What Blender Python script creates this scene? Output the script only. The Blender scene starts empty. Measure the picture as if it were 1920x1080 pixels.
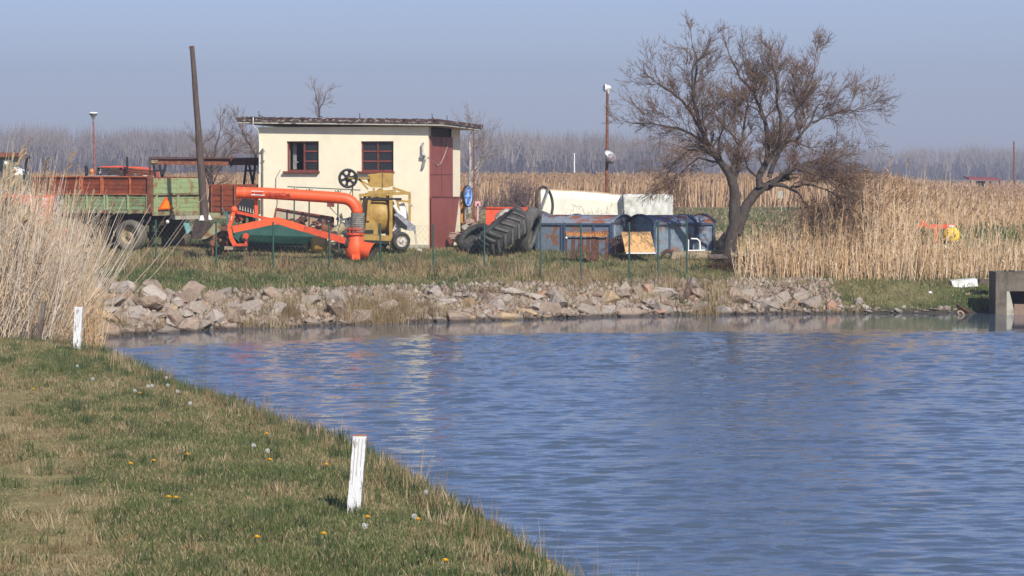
import bpy, bmesh, math, random
import numpy as np
from mathutils import Vector, Matrix
random.seed(7); RNG = np.random.default_rng(11)
C = bpy.context.scene.collection
R = math.radians
# ------------------------------------------------------------------ camera
F = 5333.0; HOR = 325.0
PITCH = math.atan((540 - HOR) / F)
cam_d = bpy.data.cameras.new('camera'); cam = bpy.data.objects.new('camera', cam_d); C.objects.link(cam)
cam_d.sensor_width = 36; cam_d.lens = 36 * F / 1920
cam_d.clip_start = 0.5; cam_d.clip_end = 20000
cam.rotation_euler = (math.pi / 2 - PITCH, 0, 0); cam.location = (0, 0, 0)
sc = bpy.context.scene; sc.camera = cam
sc.view_settings.view_transform = 'Standard'; sc.view_settings.look = 'None'
sc.view_settings.exposure = 0.55; sc.view_settings.gamma = 1
# ------------------------------------------------------------------ sky and sun
SUN_EL = 36.0; SUN_AZ = 156.0            # azimuth clockwise from +Y (view direction): behind the camera, to the right
wd = bpy.data.worlds.new('World'); sc.world = wd; wd.use_nodes = True
nt = wd.node_tree; nt.nodes.clear()
sky = nt.nodes.new('ShaderNodeTexSky'); sky.sky_type = 'NISHITA'; sky.sun_disc = False
sky.sun_elevation = R(SUN_EL); sky.sun_rotation = R(SUN_AZ)
sky.altitude = 100; sky.air_density = 1.0; sky.dust_density = 0.6; sky.ozone_density = 2.2
bg = nt.nodes.new('ShaderNodeBackground'); bg.inputs['Strength'].default_value = 0.102
tint = nt.nodes.new('ShaderNodeMix'); tint.data_type = 'RGBA'; tint.blend_type = 'MULTIPLY'
tint.inputs['Factor'].default_value = 1.0; tint.inputs['B'].default_value = (0.60, 0.65, .94, 1)
out = nt.nodes.new('ShaderNodeOutputWorld')
nt.links.new(sky.outputs[0], tint.inputs['A']); nt.links.new(tint.outputs['Result'], bg.inputs[0]); nt.links.new(bg.outputs[0], out.inputs[0])
sl = bpy.data.lights.new('sun', 'SUN'); sl.energy = 4.0; sl.angle = R(0.5); sl.color = (1.0, 0.95, 0.86)
so = bpy.data.objects.new('sun', sl); C.objects.link(so)
sv = Vector((math.sin(R(SUN_AZ)) * math.cos(R(SUN_EL)), math.cos(R(SUN_AZ)) * math.cos(R(SUN_EL)), math.sin(R(SUN_EL))))
so.rotation_euler = sv.to_track_quat('Z', 'Y').to_euler(); so.location = (20, -20, 40)
so['kind'] = 'structure'
# ------------------------------------------------------------------ projection helpers
cp, sp_ = math.cos(PITCH), math.sin(PITCH)
def at(px, py, Y):
    u = (px - 960) / F; v = (540 - py) / F
    d = Vector((u, cp + v * sp_, v * cp - sp_))
    return d * (Y / d.y)
# ------------------------------------------------------------------ numpy noise
def _hash(i, j, s):
    n = (i * 374761393 + j * 668265263 + s * 974711) & 0x7fffffff
    n = ((n ^ (n >> 13)) * 1274126177) & 0x7fffffff
    return ((n ^ (n >> 16)) & 0xffff) / 65535.0
def vnoise(x, y, s=0):
    x = np.asarray(x, float); y = np.asarray(y, float)
    i = np.floor(x).astype(np.int64); j = np.floor(y).astype(np.int64)
    fx = x - i; fy = y - j; fx = fx * fx * (3 - 2 * fx); fy = fy * fy * (3 - 2 * fy)
    a = _hash(i, j, s); b = _hash(i + 1, j, s); c = _hash(i, j + 1, s); d = _hash(i + 1, j + 1, s)
    return (a * (1 - fx) + b * fx) * (1 - fy) + (c * (1 - fx) + d * fx) * fy
def fbm(x, y, s=0, o=4):
    t = 0; w = 0
    for k in range(o):
        t = t + vnoise(x * 2 ** k, y * 2 ** k, s + k * 17) * 0.5 ** k; w += 0.5 ** k
    return t / w
def sstep(a, b, x):
    t = np.clip((np.asarray(x, float) - a) / (b - a), 0, 1); return t * t * (3 - 2 * t)
# ------------------------------------------------------------------ terrain functions
WZ = -3.2
SHX = [-16, -12, -9.5, -7.9, -6.57, -4.4, -2.3, 0, 2.87, 6.5, 10, 14, 30, 80]
SHY = [47.5, 50, 53, 55.6, 57.5, 59.3, 60.7, 62, 63.7, 64.6, 64.9, 65, 66, 70]
def shore(x): return np.interp(x, SHX, SHY) + 0.25 * (fbm(np.asarray(x) * 1.1, np.asarray(x) * 0, 5, 3) - .5)
CRY = [-60, 0, 18.2, 21.3, 25, 27.4, 29.5, 33, 36, 42, 46, 50, 60]
CRX = [14, 3.2, 0.33, -0.30, -1.10, -1.68, -2.40, -3.46, -4.46, -6.08, -8.2, -12, -40]
def crest(y): return np.interp(y, CRY, CRX) + 0.10 * (fbm(np.asarray(y) * 1.7, np.asarray(y) * 0, 9, 3) - .5)
def height(x, y):
    x = np.asarray(x, float); y = np.asarray(y, float)
    dF = y - shore(x)
    hf = np.minimum(np.interp(dF, [-5, 0, 0.6, 2.2, 4, 6.5], [-4.4, -3.27, -3.08, -2.62, -2.4, -1.9]),
                    np.interp(y, [0, 63, 65.5, 69.5, 72.5, 75, 400], [-2.55, -2.55, -2.4, -2.2, -1.97, -1.93, -1.93]))
    dN = crest(y) - x
    hn = np.interp(dN, [-4, -1.0, -0.25, 0, .5, 1.5, 4], [-4.4, -3.3, -2.74, -2.62, -2.55, -2.50, -2.47])
    hn = hn - 0.03 * np.abs(y - 30) / 15
    hn = np.where(y > 47.5, np.minimum(hn, -3.15), hn)
    hn = np.where((y > 44) & (y <= 47.5), hn - (y - 44) * 0.2, hn)
    h = np.maximum(hf, hn)
    n = (fbm(x * 0.9, y * 0.9, 3, 4) - .5)
    return h + n * 0.07 * np.where(h > -3.1, 1, .5)
def gz(x, y): return float(height(np.array([x]), np.array([y]))[0])
def ray_ground(px, py, Ya, Yb, st=.02):
    Y = np.arange(Ya, Yb, st); u = (px - 960) / F; v = (540 - py) / F; dy = cp + v * sp_; X = u / dy * Y; Zr = (v * cp - sp_) / dy * Y
    k = np.nonzero(Zr < height(X, Y))[0]
    return (float(X[k[0]]), float(Y[k[0]])) if len(k) else None
# colours of the ground (albedo)
GREEN = np.array([.075, .098, .026]); DGREEN = np.array([.048, .072, .022]); TAN = np.array([.235, .178, .088]); STRAW = np.array([.38, .29, .155]); DIRT = np.array([.215, .165, .115])
def mixc(a, b, t): return a * (1 - t[..., None]) + b * t[..., None]
def dryness(x, y):
    """0 = green grass, 1 = dry straw"""
    n = fbm(x * 0.35, y * 0.22, 21, 4); n2 = fbm(x * 1.4, y * 0.8, 31, 3)
    n3 = fbm(x * 3.1, y * 1.9, 33, 3)
    v = 0.55 * n + 0.45 * n2
    near = sstep(.36, .66, .4 * n + .3 * n2 + .3 * n3) * 0.72
    # worn track along the near bank
    tx = np.interp(y, [0, 17, 23, 28, 34, 44], [-1.9, -2.75, -3.75, -4.9, -6.2, -9]) + .35 * (n2 - .5)
    tr = np.exp(-((x - tx) / 0.30) ** 2)
    near = np.clip(near + tr * 0.9, 0, 1)
    edge = np.exp(-((crest(y) - x - 0.1) / 0.55) ** 2); near = np.clip(near + edge * 0.35 * n2 * 1.6, 0, 1)
    dF = y - shore(x)
    fl = np.interp(x, [-12, 4, 6, 10], [69.5, 65.6, 66.5, 67.5])
    d = y - fl
    strip = np.exp(-((d + 0.5) / 1.3) ** 2)
    far = 0.42 + (v - .5) * 2.2
    verge = np.exp(-((d + 3.4) / 1.25) ** 2)
    far = far + strip * .75 * np.interp(x, [3, 6], [1, .1]) - verge * .62
    far = far - .22 * sstep(5.0, 6.5, x) * sstep(70, 66, y)
    far = far + .3 * sstep(71, 73, y) * sstep(77, 74, y)
    far = np.where(y > 80, .35 + (n - .5) * 2.4 + .5 * sstep(110, 125, y) * sstep(150, 130, y), far)
    far = np.where(y > 160, .95, far)
    return np.clip(np.where(y < 50, near, far), 0, 1)
def ground_col(x, y):
    d = dryness(x, y); n = fbm(x * 3, y * 3, 41, 3)
    g = mixc(DGREEN[None] + 0 * x[..., None], GREEN[None], sstep(.3, .7, n))
    t = mixc(TAN[None] + 0 * x[..., None], STRAW[None], sstep(.4, .75, n) * .6)
    t = t * np.where(y < 50, 1., 0.)[:, None] * np.array([[.84, .90, .78]]) + t * np.where(y < 50, 0., 1.)[:, None]
    c = mixc(g, t, d)
    z = height(x, y); dF = y - shore(x)
    rock = sstep(-1, 0.2, dF) * sstep(3.3, 2.3, dF) * np.where(x > 7, sstep(.5, .2, dF), 1)
    c = mixc(c, DIRT[None], np.clip(rock, 0, 1) * .9)
    wet = sstep(-3.02, -3.18, z)
    c = mixc(c, np.array([.06, .05, .035])[None], wet)
    return c * (0.85 + .3 * fbm(x * 6, y * 6, 51, 2))[..., None]
# ------------------------------------------------------------------ materials
MATS = {}
def mat(name, col, col2=None, scale=6.0, th=(.45, .6), rough=.6, metal=0.0, bump=0.0, bscale=None, stretch=(1, 1, 1), var=.12, attr=False, spec=.3, trans=0.0, emis=None, vscale=None, alpha=None):
    if name in MATS: return MATS[name]
    m = bpy.data.materials.new(name); m.use_nodes = True; t = m.node_tree; N = t.nodes; L = t.links
    b = N['Principled BSDF']; b.inputs['Roughness'].default_value = rough; b.inputs['Metallic'].default_value = metal
    b.inputs['Specular IOR Level'].default_value = spec
    if attr:
        a = N.new('ShaderNodeAttribute'); a.attribute_name = 'col'; src = a.outputs['Color']
    else:
        a = N.new('ShaderNodeRGB'); a.outputs[0].default_value = (*col, 1); src = a.outputs[0]
    tc = N.new('ShaderNodeTexCoord'); mp = N.new('ShaderNodeMapping'); mp.inputs['Scale'].default_value = stretch
    L.new(tc.outputs['Object'], mp.inputs[0])
    if col2 is not None:
        n = N.new('ShaderNodeTexNoise'); n.inputs['Scale'].default_value = scale; n.inputs['Detail'].default_value = 7; n.inputs['Roughness'].default_value = .65
        L.new(mp.outputs[0], n.inputs[0])
        r = N.new('ShaderNodeValToRGB'); r.color_ramp.elements[0].position = th[0]; r.color_ramp.elements[1].position = th[1]
        L.new(n.outputs[0], r.inputs[0])
        mx = N.new('ShaderNodeMix'); mx.data_type = 'RGBA'; L.new(r.outputs[0], mx.inputs['Factor']); L.new(src, mx.inputs['A']); mx.inputs['B'].default_value = (*col2, 1)
        src = mx.outputs['Result']
    if var:
        n2 = N.new('ShaderNodeTexNoise'); n2.inputs['Scale'].default_value = vscale or scale * 3.1; n2.inputs['Detail'].default_value = 5
        L.new(mp.outputs[0], n2.inputs[0])
        mr = N.new('ShaderNodeMapRange'); mr.inputs['From Min'].default_value = .25; mr.inputs['From Max'].default_value = .75; mr.inputs['To Min'].default_value = 1 - var; mr.inputs['To Max'].default_value = 1 + var
        L.new(n2.outputs[0], mr.inputs[0])
        mm = N.new('ShaderNodeMix'); mm.data_type = 'RGBA'; mm.blend_type = 'MULTIPLY'; mm.inputs['Factor'].default_value = 1
        L.new(src, mm.inputs['A']); L.new(mr.outputs[0], mm.inputs['B']); src = mm.outputs['Result']
    L.new(src, b.inputs['Base Color'])
    if bump:
        n3 = N.new('ShaderNodeTexNoise'); n3.inputs['Scale'].default_value = bscale or scale * 4; n3.inputs['Detail'].default_value = 6
        L.new(mp.outputs[0], n3.inputs[0]); bp = N.new('ShaderNodeBump'); bp.inputs['Strength'].default_value = bump; bp.inputs['Distance'].default_value = .03
        L.new(n3.outputs[0], bp.inputs['Height']); L.new(bp.outputs[0], b.inputs['Normal'])
    if trans:
        tr = N.new('ShaderNodeBsdfTranslucent'); L.new(src, tr.inputs[0]); ms = N.new('ShaderNodeMixShader'); ms.inputs[0].default_value = trans
        L.new(b.outputs[0], ms.inputs[1]); L.new(tr.outputs[0], ms.inputs[2]); L.new(ms.outputs[0], N['Material Output'].inputs[0])
    MATS[name] = m; return m
RUST = (.17, .055, .025); DRUST = (.075, .032, .02)
M_cream = mat('cream_plaster', (.82, .735, .53), (.70, .63, .47), 1.5, (.5, .8), .85, var=.05, vscale=5, bump=.15, bscale=30)
M_grey_soffit = mat('weathered_cornice', (.52, .48, .38), (.12, .09, .07), 3.5, (.55, .62), .9, stretch=(1, 1, 3), bump=.3)
M_roofing = mat('brown_roofing', (.075, .045, .04), (.36, .31, .27), 7, (.56, .62), .85, stretch=(1, 1, 2), bump=.3)
M_winred = mat('red_brown_frame_paint', (.21, .055, .04), (.13, .04, .03), 9, rough=.6)
M_redmetal = mat('red_oxide_sheet', (.27, .075, .06), (.23, .065, .052), 1.2, (.45, .6), .55, var=.08, vscale=3)
M_glass = mat('dark_glass', (.02, .023, .026), rough=.12, spec=.5, var=0)
M_dark = mat('dark_interior', (.03, .03, .032), rough=.9, var=0)
M_galv = mat('galvanised_metal', (.38, .38, .38), (.25, .24, .23), 10, rough=.45, metal=.5)
M_orange = mat('orange_red_paint', (.80, .105, .025), (.48, .085, .035), 5, (.56, .74), .48, spec=.4, var=.14)
M_orange_old = mat('worn_orange_paint', (.62, .075, .025), (.30, .06, .035), 9, (.52, .66), .55)
M_hose = mat('grey_corrugated_hose', (.22, .20, .17), (.13, .11, .09), 12, rough=.75)
M_yellow = mat('ochre_yellow_paint', (.40, .25, .058), (.26, .165, .05), 5, (.48, .68), .5, spec=.4, var=.12)
M_dyellow = mat('dark_ochre_paint', (.30, .19, .04), (.16, .10, .035), 6, rough=.6)
M_black = mat('black_iron', (.022, .021, .02), rough=.5)
M_tyre = mat('dusty_black_rubber', (.042, .04, .038), (.085, .078, .068), 7, (.45, .7), .8, bump=.3)
M_tyre_b = mat('dusty_brown_tyre', (.13, .115, .09), (.19, .165, .125), 7, (.4, .7), .85, bump=.3)
M_rim_w = mat('dirty_white_rim', (.55, .52, .45), (.25, .18, .12), 14, rough=.6)
M_rim_r = mat('dull_ochre_rim', (.36, .28, .17), (.12, .07, .045), 14, (.5, .65), rough=.7)
M_rust = mat('brown_rust', (.16, .06, .035), (.30, .12, .055), 8, (.45, .7), .85, bump=.3)
M_drust = mat('dark_rust', (.07, .035, .025), (.14, .055, .03), 10, rough=.85)
M_orust = mat('orange_rust_boards', (.25, .062, .028), (.13, .045, .028), 2.6, (.45, .7), .8, var=.25, stretch=(1, 1, 2))
M_orust_rib = mat('orange_rust_ribs', (.50, .14, .055), (.30, .09, .04), 5, rough=.75)
M_gpaint = mat('green_paint_rusting', (.225, .295, .145), (.20, .09, .045), 3.2, (.50, .62), .65, var=.1, stretch=(1, 1, 1.6))
M_gpaint2 = mat('light_green_paint', (.30, .38, .19), (.30, .15, .06), 3.2, (.52, .66), .65, var=.1, stretch=(1, 1, 1.6))
M_gframe = mat('green_rusty_frame', (.27, .27, .15), (.20, .09, .045), 5, (.45, .6), .8)
M_under = mat('dark_chassis', (.035, .03, .027), (.08, .05, .035), 9, rough=.85)
M_dkgreen = mat('dark_green_sheet', (.025, .085, .068), (.04, .11, .09), 2, rough=.5, spec=.35)
M_fgreen = mat('fence_green_paint', (.033, .082, .064), rough=.5)
M_wire = mat('green_fence_wire', (.09, .14, .10), rough=.6, var=0)
M_blue = mat('faded_blue_paint', (.14, .17, .22), (.20, .10, .06), 3.6, (.53, .58), .7, var=.22, bump=.2)
M_bluelt = mat('pale_faded_blue_paint', (.185, .23, .28), (.25, .12, .07), 3.4, (.54, .60), .7, var=.22)
M_bluetrim = mat('dark_blue_trim', (.055, .085, .13), rough=.6)
M_blueroof = mat('blue_roof_rusting', (.21, .235, .27), (.27, .105, .06), 2.0, (.46, .52), .75, var=.15)
M_white = mat('white_paint', (.80, .80, .77), (.50, .48, .42), 9, (.62, .72), .6, var=.06)
M_stake = mat('white_painted_stake', (.66, .66, .65), (.26, .22, .17), 9, (.57, .62), .75, stretch=(3, 3, .6), var=.06, bump=.3)
M_stakecap = mat('red_brown_stake_top', (.38, .16, .09), rough=.8)
M_tank = mat('cream_white_tank', (.76, .72, .58), (.58, .55, .44), 2.0, (.5, .75), .55, var=.05)
M_tarp = mat('dirty_white_tarp', (.60, .60, .54), (.36, .35, .30), 2.6, (.5, .75), .75, bump=.6, bscale=4)
M_board = mat('pale_orange_board', (.66, .38, .155), (.58, .33, .13), 6, rough=.75, var=.05)
M_orwood = mat('rusty_orange_crossbar', (.52, .23, .055), (.25, .10, .04), 12, rough=.8)
M_conc = mat('mossy_concrete', (.155, .13, .095), (.07, .06, .042), 2.6, (.45, .65), .9, bump=.4)
M_concpale = mat('pale_concrete', (.42, .39, .31), (.24, .21, .16), 4, (.5, .7), .9, bump=.3)
M_concred = mat('brown_concrete_beam', (.24, .16, .115), rough=.9)
M_oldwood = mat('weathered_wood', (.16, .125, .10), (.085, .062, .05), 5, (.4, .65), .85, stretch=(6, 6, .7), bump=.5)
M_polewood = mat('dark_pole_wood', (.085, .058, .048), (.15, .115, .095), 5, (.45, .7), .85, stretch=(6, 6, .6), bump=.5)
M_palewood = mat('pale_wood', (.50, .38, .24), (.36, .26, .16), 6, rough=.8)
M_pinkpole = mat('faded_red_pole_paint', (.30, .115, .10), (.20, .07, .05), 6, rough=.7)
M_lampw = mat('white_lamp_enamel', (.72, .72, .68), (.45, .43, .38), 9, (.6, .7), .4)
M_tractorred = mat('tractor_orange_red', (.74, .095, .035), (.5, .07, .03), 4, (.55, .75), .45, spec=.45)
M_cabgreen = mat('grey_green_cab', (.20, .23, .16), (.13, .13, .10), 6, rough=.7)
M_tri = mat('orange_reflector', (.95, .26, .02), rough=.4, var=0)
M_trib = mat('red_reflector_edge', (.75, .07, .02), rough=.4, var=0)
M_bluewheel = mat('bright_blue_paint', (.20, .38, .80), rough=.45)
M_brick = mat('brick_rubble', (.30, .17, .12), (.40, .33, .27), 7, rough=.95, bump=.5)
M_straw = mat('straw_rubble', (.36, .29, .19), (.16, .11, .07), 9, rough=.95, bump=.5)
M_bark = mat('tree_bark', (.062, .048, .040), (.105, .085, .068), 7, (.45, .65), .95, bump=.7, stretch=(3, 3, .8))
M_twig = mat('tree_twigs', (.15, .085, .055), (.19, .125, .08), 1.2, (.4, .65), .9, var=.2)
M_birch = mat('pale_bark', (.42, .38, .34), (.2, .17, .15), 5, rough=.9)
M_blade = mat('grass_blades', (0, 0, 0), attr=True, var=0, rough=.75, trans=.25, spec=.15)
M_reed = mat('reed_stalks', (0, 0, 0), attr=True, var=0, rough=.75, trans=.12, spec=.2)
M_wood = mat('bare_woodland', (0, 0, 0), attr=True, var=0, rough=.95, spec=.0, trans=.25)
M_dand = mat('dandelion_yellow', (.85, .50, .02), rough=.7, var=0)
M_puff = mat('dandelion_seed_white', (.62, .62, .58), rough=.9, var=0)
M_stem = mat('flower_stem_green', (.10, .16, .05), rough=.7, var=0)
M_ground = mat('ground_soil_and_grass', (0, 0, 0), attr=True, var=.22, scale=4, vscale=14, rough=.95, bump=.8, bscale=9, spec=.1)
M_text = mat('dark_red_lettering', (.16, .015, .012), rough=.5, var=0)
M_textw = mat('white_lettering', (.80, .78, .74), rough=.5, var=0)
M_beacon = mat('orange_beacon', (.62, .22, .06), rough=.4, var=0)
M_vyellow = mat('bright_yellow_paint', (.80, .52, .03), rough=.45)
M_terra = mat('dark_red_roof', (.23, .06, .05), rough=.8)
M_navy = mat('dark_steel_teeth', (.10, .10, .10), rough=.6)
M_teal = mat('teal_rag', (.20, .42, .42), rough=.8)
# ------------------------------------------------------------------ mesh builder
def frame_of(axis):
    a = Vector(axis).normalized()
    t = Vector((0, 0, 1)) if abs(a.z) < .9 else Vector((1, 0, 0))
    u = a.cross(t).normalized(); v = a.cross(u).normalized(); return a, u, v
class MB:
    def __init__(s): s.v = []; s.f = []; s.sm = []; s.mi = []; s.cur = 0; s.parts = []
    def add(s, vs, fs, smooth=False):
        o = len(s.v); s.parts.append(o); s.v += [tuple(p) for p in vs]; s.f += [tuple(i + o for i in f) for f in fs]; s.sm += [smooth] * len(fs); s.mi += [s.cur] * len(fs); return s
    def box(s, c, d, rot=None, bev=0.0):
        x, y, z = d[0] / 2, d[1] / 2, d[2] / 2
        P = [Vector((i * x, j * y, k * z)) for k in (-1, 1) for j in (-1, 1) for i in (-1, 1)]
        if rot is not None: P = [rot @ p for p in P]
        P = [p + Vector(c) for p in P]
        return s.add(P, [(0, 2, 3, 1), (4, 5, 7, 6), (0, 1, 5, 4), (2, 6, 7, 3), (0, 4, 6, 2), (1, 3, 7, 5)])
    def bar(s, p0, p1, w, h=None, up=(0, 0, 1)):
        p0 = Vector(p0); p1 = Vector(p1); h = h or w; a = (p1 - p0).normalized(); u = Vector(up)
        if abs(a.dot(u)) > .95: u = Vector((0, 1, 0))
        sd = a.cross(u).normalized() * w / 2; uu = sd.normalized().cross(a).normalized() * h / 2
        P = [p + i * sd + j * uu for p in (p0, p1) for i, j in ((-1, -1), (1, -1), (1, 1), (-1, 1))]
        return s.add(P, [(0, 3, 2, 1), (4, 5, 6, 7), (0, 1, 5, 4), (1, 2, 6, 5), (2, 3, 7, 6), (3, 0, 4, 7)])
    def tube(s, pts, rad, n=10, caps=True, smooth=True):
        pts = [Vector(p) for p in pts]; m = len(pts)
        if not hasattr(rad, '__len__'): rad = [rad] * m
        vs = []; u = None
        for i, p in enumerate(pts):
            t = (pts[min(i + 1, m - 1)] - pts[max(i - 1, 0)]).normalized()
            if u is None: _, u, _v = frame_of(t)
            u = (u - t * u.dot(t)).normalized(); w = t.cross(u)
            for k in range(n):
                a = 2 * math.pi * k / n; vs.append(p + (u * math.cos(a) + w * math.sin(a)) * rad[i])
        fs = [(i * n + k, i * n + (k + 1) % n, (i + 1) * n + (k + 1) % n, (i + 1) * n + k) for i in range(m - 1) for k in range(n)]
        s.add(vs, fs, smooth)
        if caps: s.add(vs[:n], [tuple(range(n))[::-1]]); s.add(vs[-n:], [tuple(range(n))])
        return s
    def lathe(s, prof, c, axis, n=24, close=False, smooth=True):
        a, u, v = frame_of(axis); c = Vector(c); m = len(prof); vs = []
        for r, h in prof:
            for k in range(n):
                t = 2 * math.pi * k / n; vs.append(c + a * h + (u * math.cos(t) + v * math.sin(t)) * max(r, 1e-4))
        rng = m if close else m - 1
        fs = [(i * n + k, i * n + (k + 1) % n, ((i + 1) % m) * n + (k + 1) % n, ((i + 1) % m) * n + k) for i in range(rng) for k in range(n)]
        return s.add(vs, fs, smooth)
    def prism(s, outline, dvec):
        P = [Vector(p) for p in outline]; n = len(P); Q = [p + Vector(dvec) for p in P]
        return s.add(P + Q, [tuple(range(n))[::-1], tuple(range(n, 2 * n))] + [(i, (i + 1) % n, n + (i + 1) % n, n + i) for i in range(n)])
    def sphere(s, c, r, n=10, m=7, sq=(1, 1, 1)):
        c = Vector(c); vs = []
        for j in range(m + 1):
            ph = math.pi * j / m
            for k in range(n):
                t = 2 * math.pi * k / n; vs.append(c + Vector((r * sq[0] * math.sin(ph) * math.cos(t), r * sq[1] * math.sin(ph) * math.sin(t), r * sq[2] * math.cos(ph))))
        return s.add(vs, [(j * n + k, j * n + (k + 1) % n, (j + 1) * n + (k + 1) % n, (j + 1) * n + k) for j in range(m) for k in range(n)], True)
    def build(s, name, m, parent=None, org=None):
        """org: world point taken off the vertices; with a parent it is the parent's location"""
        me = bpy.data.meshes.new(name)
        o_ = Vector(org) if org is not None else Vector((0, 0, 0))
        par_org = Vector(parent['_o']) if parent is not None and '_o' in parent else Vector((0, 0, 0))
        off = par_org if parent is not None else o_
        me.from_pydata([tuple(Vector(p) - off) for p in s.v], [], s.f)
        me.polygons.foreach_set('use_smooth', s.sm)
        ms = m if isinstance(m, (list, tuple)) else [m]
        for q in ms: me.materials.append(q)
        if len(ms) > 1: me.polygons.foreach_set('material_index', s.mi)
        b = bmesh.new(); b.from_mesh(me); bmesh.ops.recalc_face_normals(b, faces=b.faces); b.to_mesh(me); b.free()
        o = bpy.data.objects.new(name, me); C.objects.link(o)
        if parent is not None: o.parent = parent; o['_o'] = tuple(par_org)
        else: o.location = o_
        return o
def each(mb, name, m, parent, nv=8):
    """every box or bar of the builder as an object of its own"""
    comps = []; seen = {}
    for fi, f in enumerate(mb.f): pass
    starts = mb.parts + [len(mb.v)]
    for a, b_ in zip(starts[:-1], starts[1:]):
        q = MB(); fs = [(tuple(i - a for i in f), sm) for f, sm in zip(mb.f, mb.sm) if a <= f[0] < b_]
        q.add(mb.v[a:b_], [f for f, _ in fs], fs[0][1] if fs else False); q.build(name, m, parent)
def tag(o, label=None, cat=None, group=None, kind=None):
    if label: o['label'] = label
    if cat: o['category'] = cat
    if group: o['group'] = group
    if kind: o['kind'] = kind
    return o
def thing(name, label, cat, loc, rz=0, group=None, local=False):
    o = bpy.data.objects.new(name, None); C.objects.link(o); o.empty_display_size = .2
    o.location = loc; o.rotation_euler = (0, 0, rz)
    o['_o'] = (0., 0., 0.) if local else tuple(Vector(loc))
    return tag(o, label, cat, group)
def ground_pt(px, Y, sink=0):
    x = (px - 960) / F * Y / cp * (1); x = at(px, 460, Y).x
    return Vector((x, Y, gz(x, Y) - sink))
# ---- ribbons (grass, reeds) in numpy
def mesh_np(name, V, Fq, mat_, col=None, tri=False):
    me = bpy.data.meshes.new(name); k = Fq.shape[1]
    me.vertices.add(len(V)); me.vertices.foreach_set('co', np.ascontiguousarray(V, np.float32).ravel())
    me.loops.add(Fq.size); me.loops.foreach_set('vertex_index', np.ascontiguousarray(Fq, np.int32).ravel())
    me.polygons.add(len(Fq)); me.polygons.foreach_set('loop_start', np.arange(0, Fq.size, k, dtype=np.int32)); me.polygons.foreach_set('loop_total', np.full(len(Fq), k, np.int32))
    me.update(calc_edges=True); me.materials.append(mat_)
    if col is not None:
        a = me.color_attributes.new('col', 'FLOAT_COLOR', 'POINT')
        a.data.foreach_set('color', np.ascontiguousarray(np.concatenate([col, np.ones((len(col), 1))], 1), np.float32).ravel())
    return me
def ribbons(base, tip, width, col, bend=None, prof=(1, .8, 0.05), facing=None):
    """one bent ribbon per row; returns (V,F,col)"""
    n = len(base); k = len(prof)
    ang = RNG.uniform(-1, 1, n) * .9 if facing is None else facing
    side = np.stack([np.cos(ang), np.sin(ang), np.zeros(n)], 1) * (width / 2)[:, None]
    V = np.zeros((n, k, 2, 3))
    for i in range(k):
        t = i / (k - 1); p = base + (tip - base) * t
        if bend is not None: p = p + bend * (t * t - t)
        V[:, i, 0] = p - side * prof[i]; V[:, i, 1] = p + side * prof[i]
    idx = np.arange(n)[:, None] * (2 * k)
    Fs = [np.concatenate([idx + 2 * i, idx + 2 * i + 1, idx + 2 * i + 3, idx + 2 * i + 2], 1) for i in range(k - 1)]
    return V.reshape(-1, 3), np.concatenate(Fs, 0), np.repeat(col, 2 * k, 0)
def join_np(parts):
    V = []; Fq = []; Cc = []; o = 0
    for v, f, c in parts: V.append(v); Fq.append(f + o); Cc.append(c); o += len(v)
    return np.concatenate(V), np.concatenate(Fq), np.concatenate(Cc)
def stuff(name, parts, m, label, cat):
    V, Fq, Cc = join_np(parts); o = bpy.data.objects.new(name, mesh_np(name, V, Fq, m, Cc)); C.objects.link(o)
    return tag(o, label, cat, kind='stuff')
def prisms_np(segs, n=3):
    """segs (N,8): p0,p1,r0,r1 -> V,F"""
    S = np.array(segs, float); p0 = S[:, :3]; p1 = S[:, 3:6]; a = p1 - p0; a /= np.linalg.norm(a, axis=1)[:, None] + 1e-9
    t = np.where(np.abs(a[:, 2:3]) < .9, np.array([[0, 0, 1.]]), np.array([[1., 0, 0]])); u = np.cross(a, t); u /= np.linalg.norm(u, axis=1)[:, None]; v = np.cross(a, u)
    V = np.zeros((len(S), 2, n, 3))
    for k in range(n):
        th = 2 * math.pi * k / n; d = u * math.cos(th) + v * math.sin(th)
        V[:, 0, k] = p0 + d * S[:, 6:7]; V[:, 1, k] = p1 + d * S[:, 7:8]
    idx = np.arange(len(S))[:, None] * 2 * n
    Fq = np.concatenate([np.concatenate([idx + k, idx + (k + 1) % n, idx + n + (k + 1) % n, idx + n + k], 1) for k in range(n)], 0)
    return V.reshape(-1, 3), Fq
# ================================================================== THE SETTING
def axis_coords(lo, hi, step, far_lo, far_hi, g=1.35):
    a = list(np.arange(lo, hi, step)); d = step; x = a[-1]; r = []
    while x < far_hi: d *= g; x += d; r.append(x)
    d = step; x = lo; l = []
    while x > far_lo: d *= g; x -= d; l.append(x)
    return np.array(l[::-1] + a + r)
gx = axis_coords(-15, 16, .14, -4000, 4000); gy = axis_coords(10, 80, .14, -400, 9000)
GX, GY = np.meshgrid(gx, gy); Z = height(GX.ravel(), GY.ravel())
V = np.stack([GX.ravel(), GY.ravel(), Z], 1); nx, ny = len(gx), len(gy)
I = (np.arange(ny - 1)[:, None] * nx + np.arange(nx - 1)[None]).ravel()
Fq = np.stack([I, I + 1, I + nx + 1, I + nx], 1)
g = bpy.data.objects.new('ground', mesh_np('ground', V, Fq, M_ground, ground_col(GX.ravel(), GY.ravel()))); C.objects.link(g); tag(g, kind='structure')
g.data.polygons.foreach_set('use_smooth', [True] * len(g.data.polygons))
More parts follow.
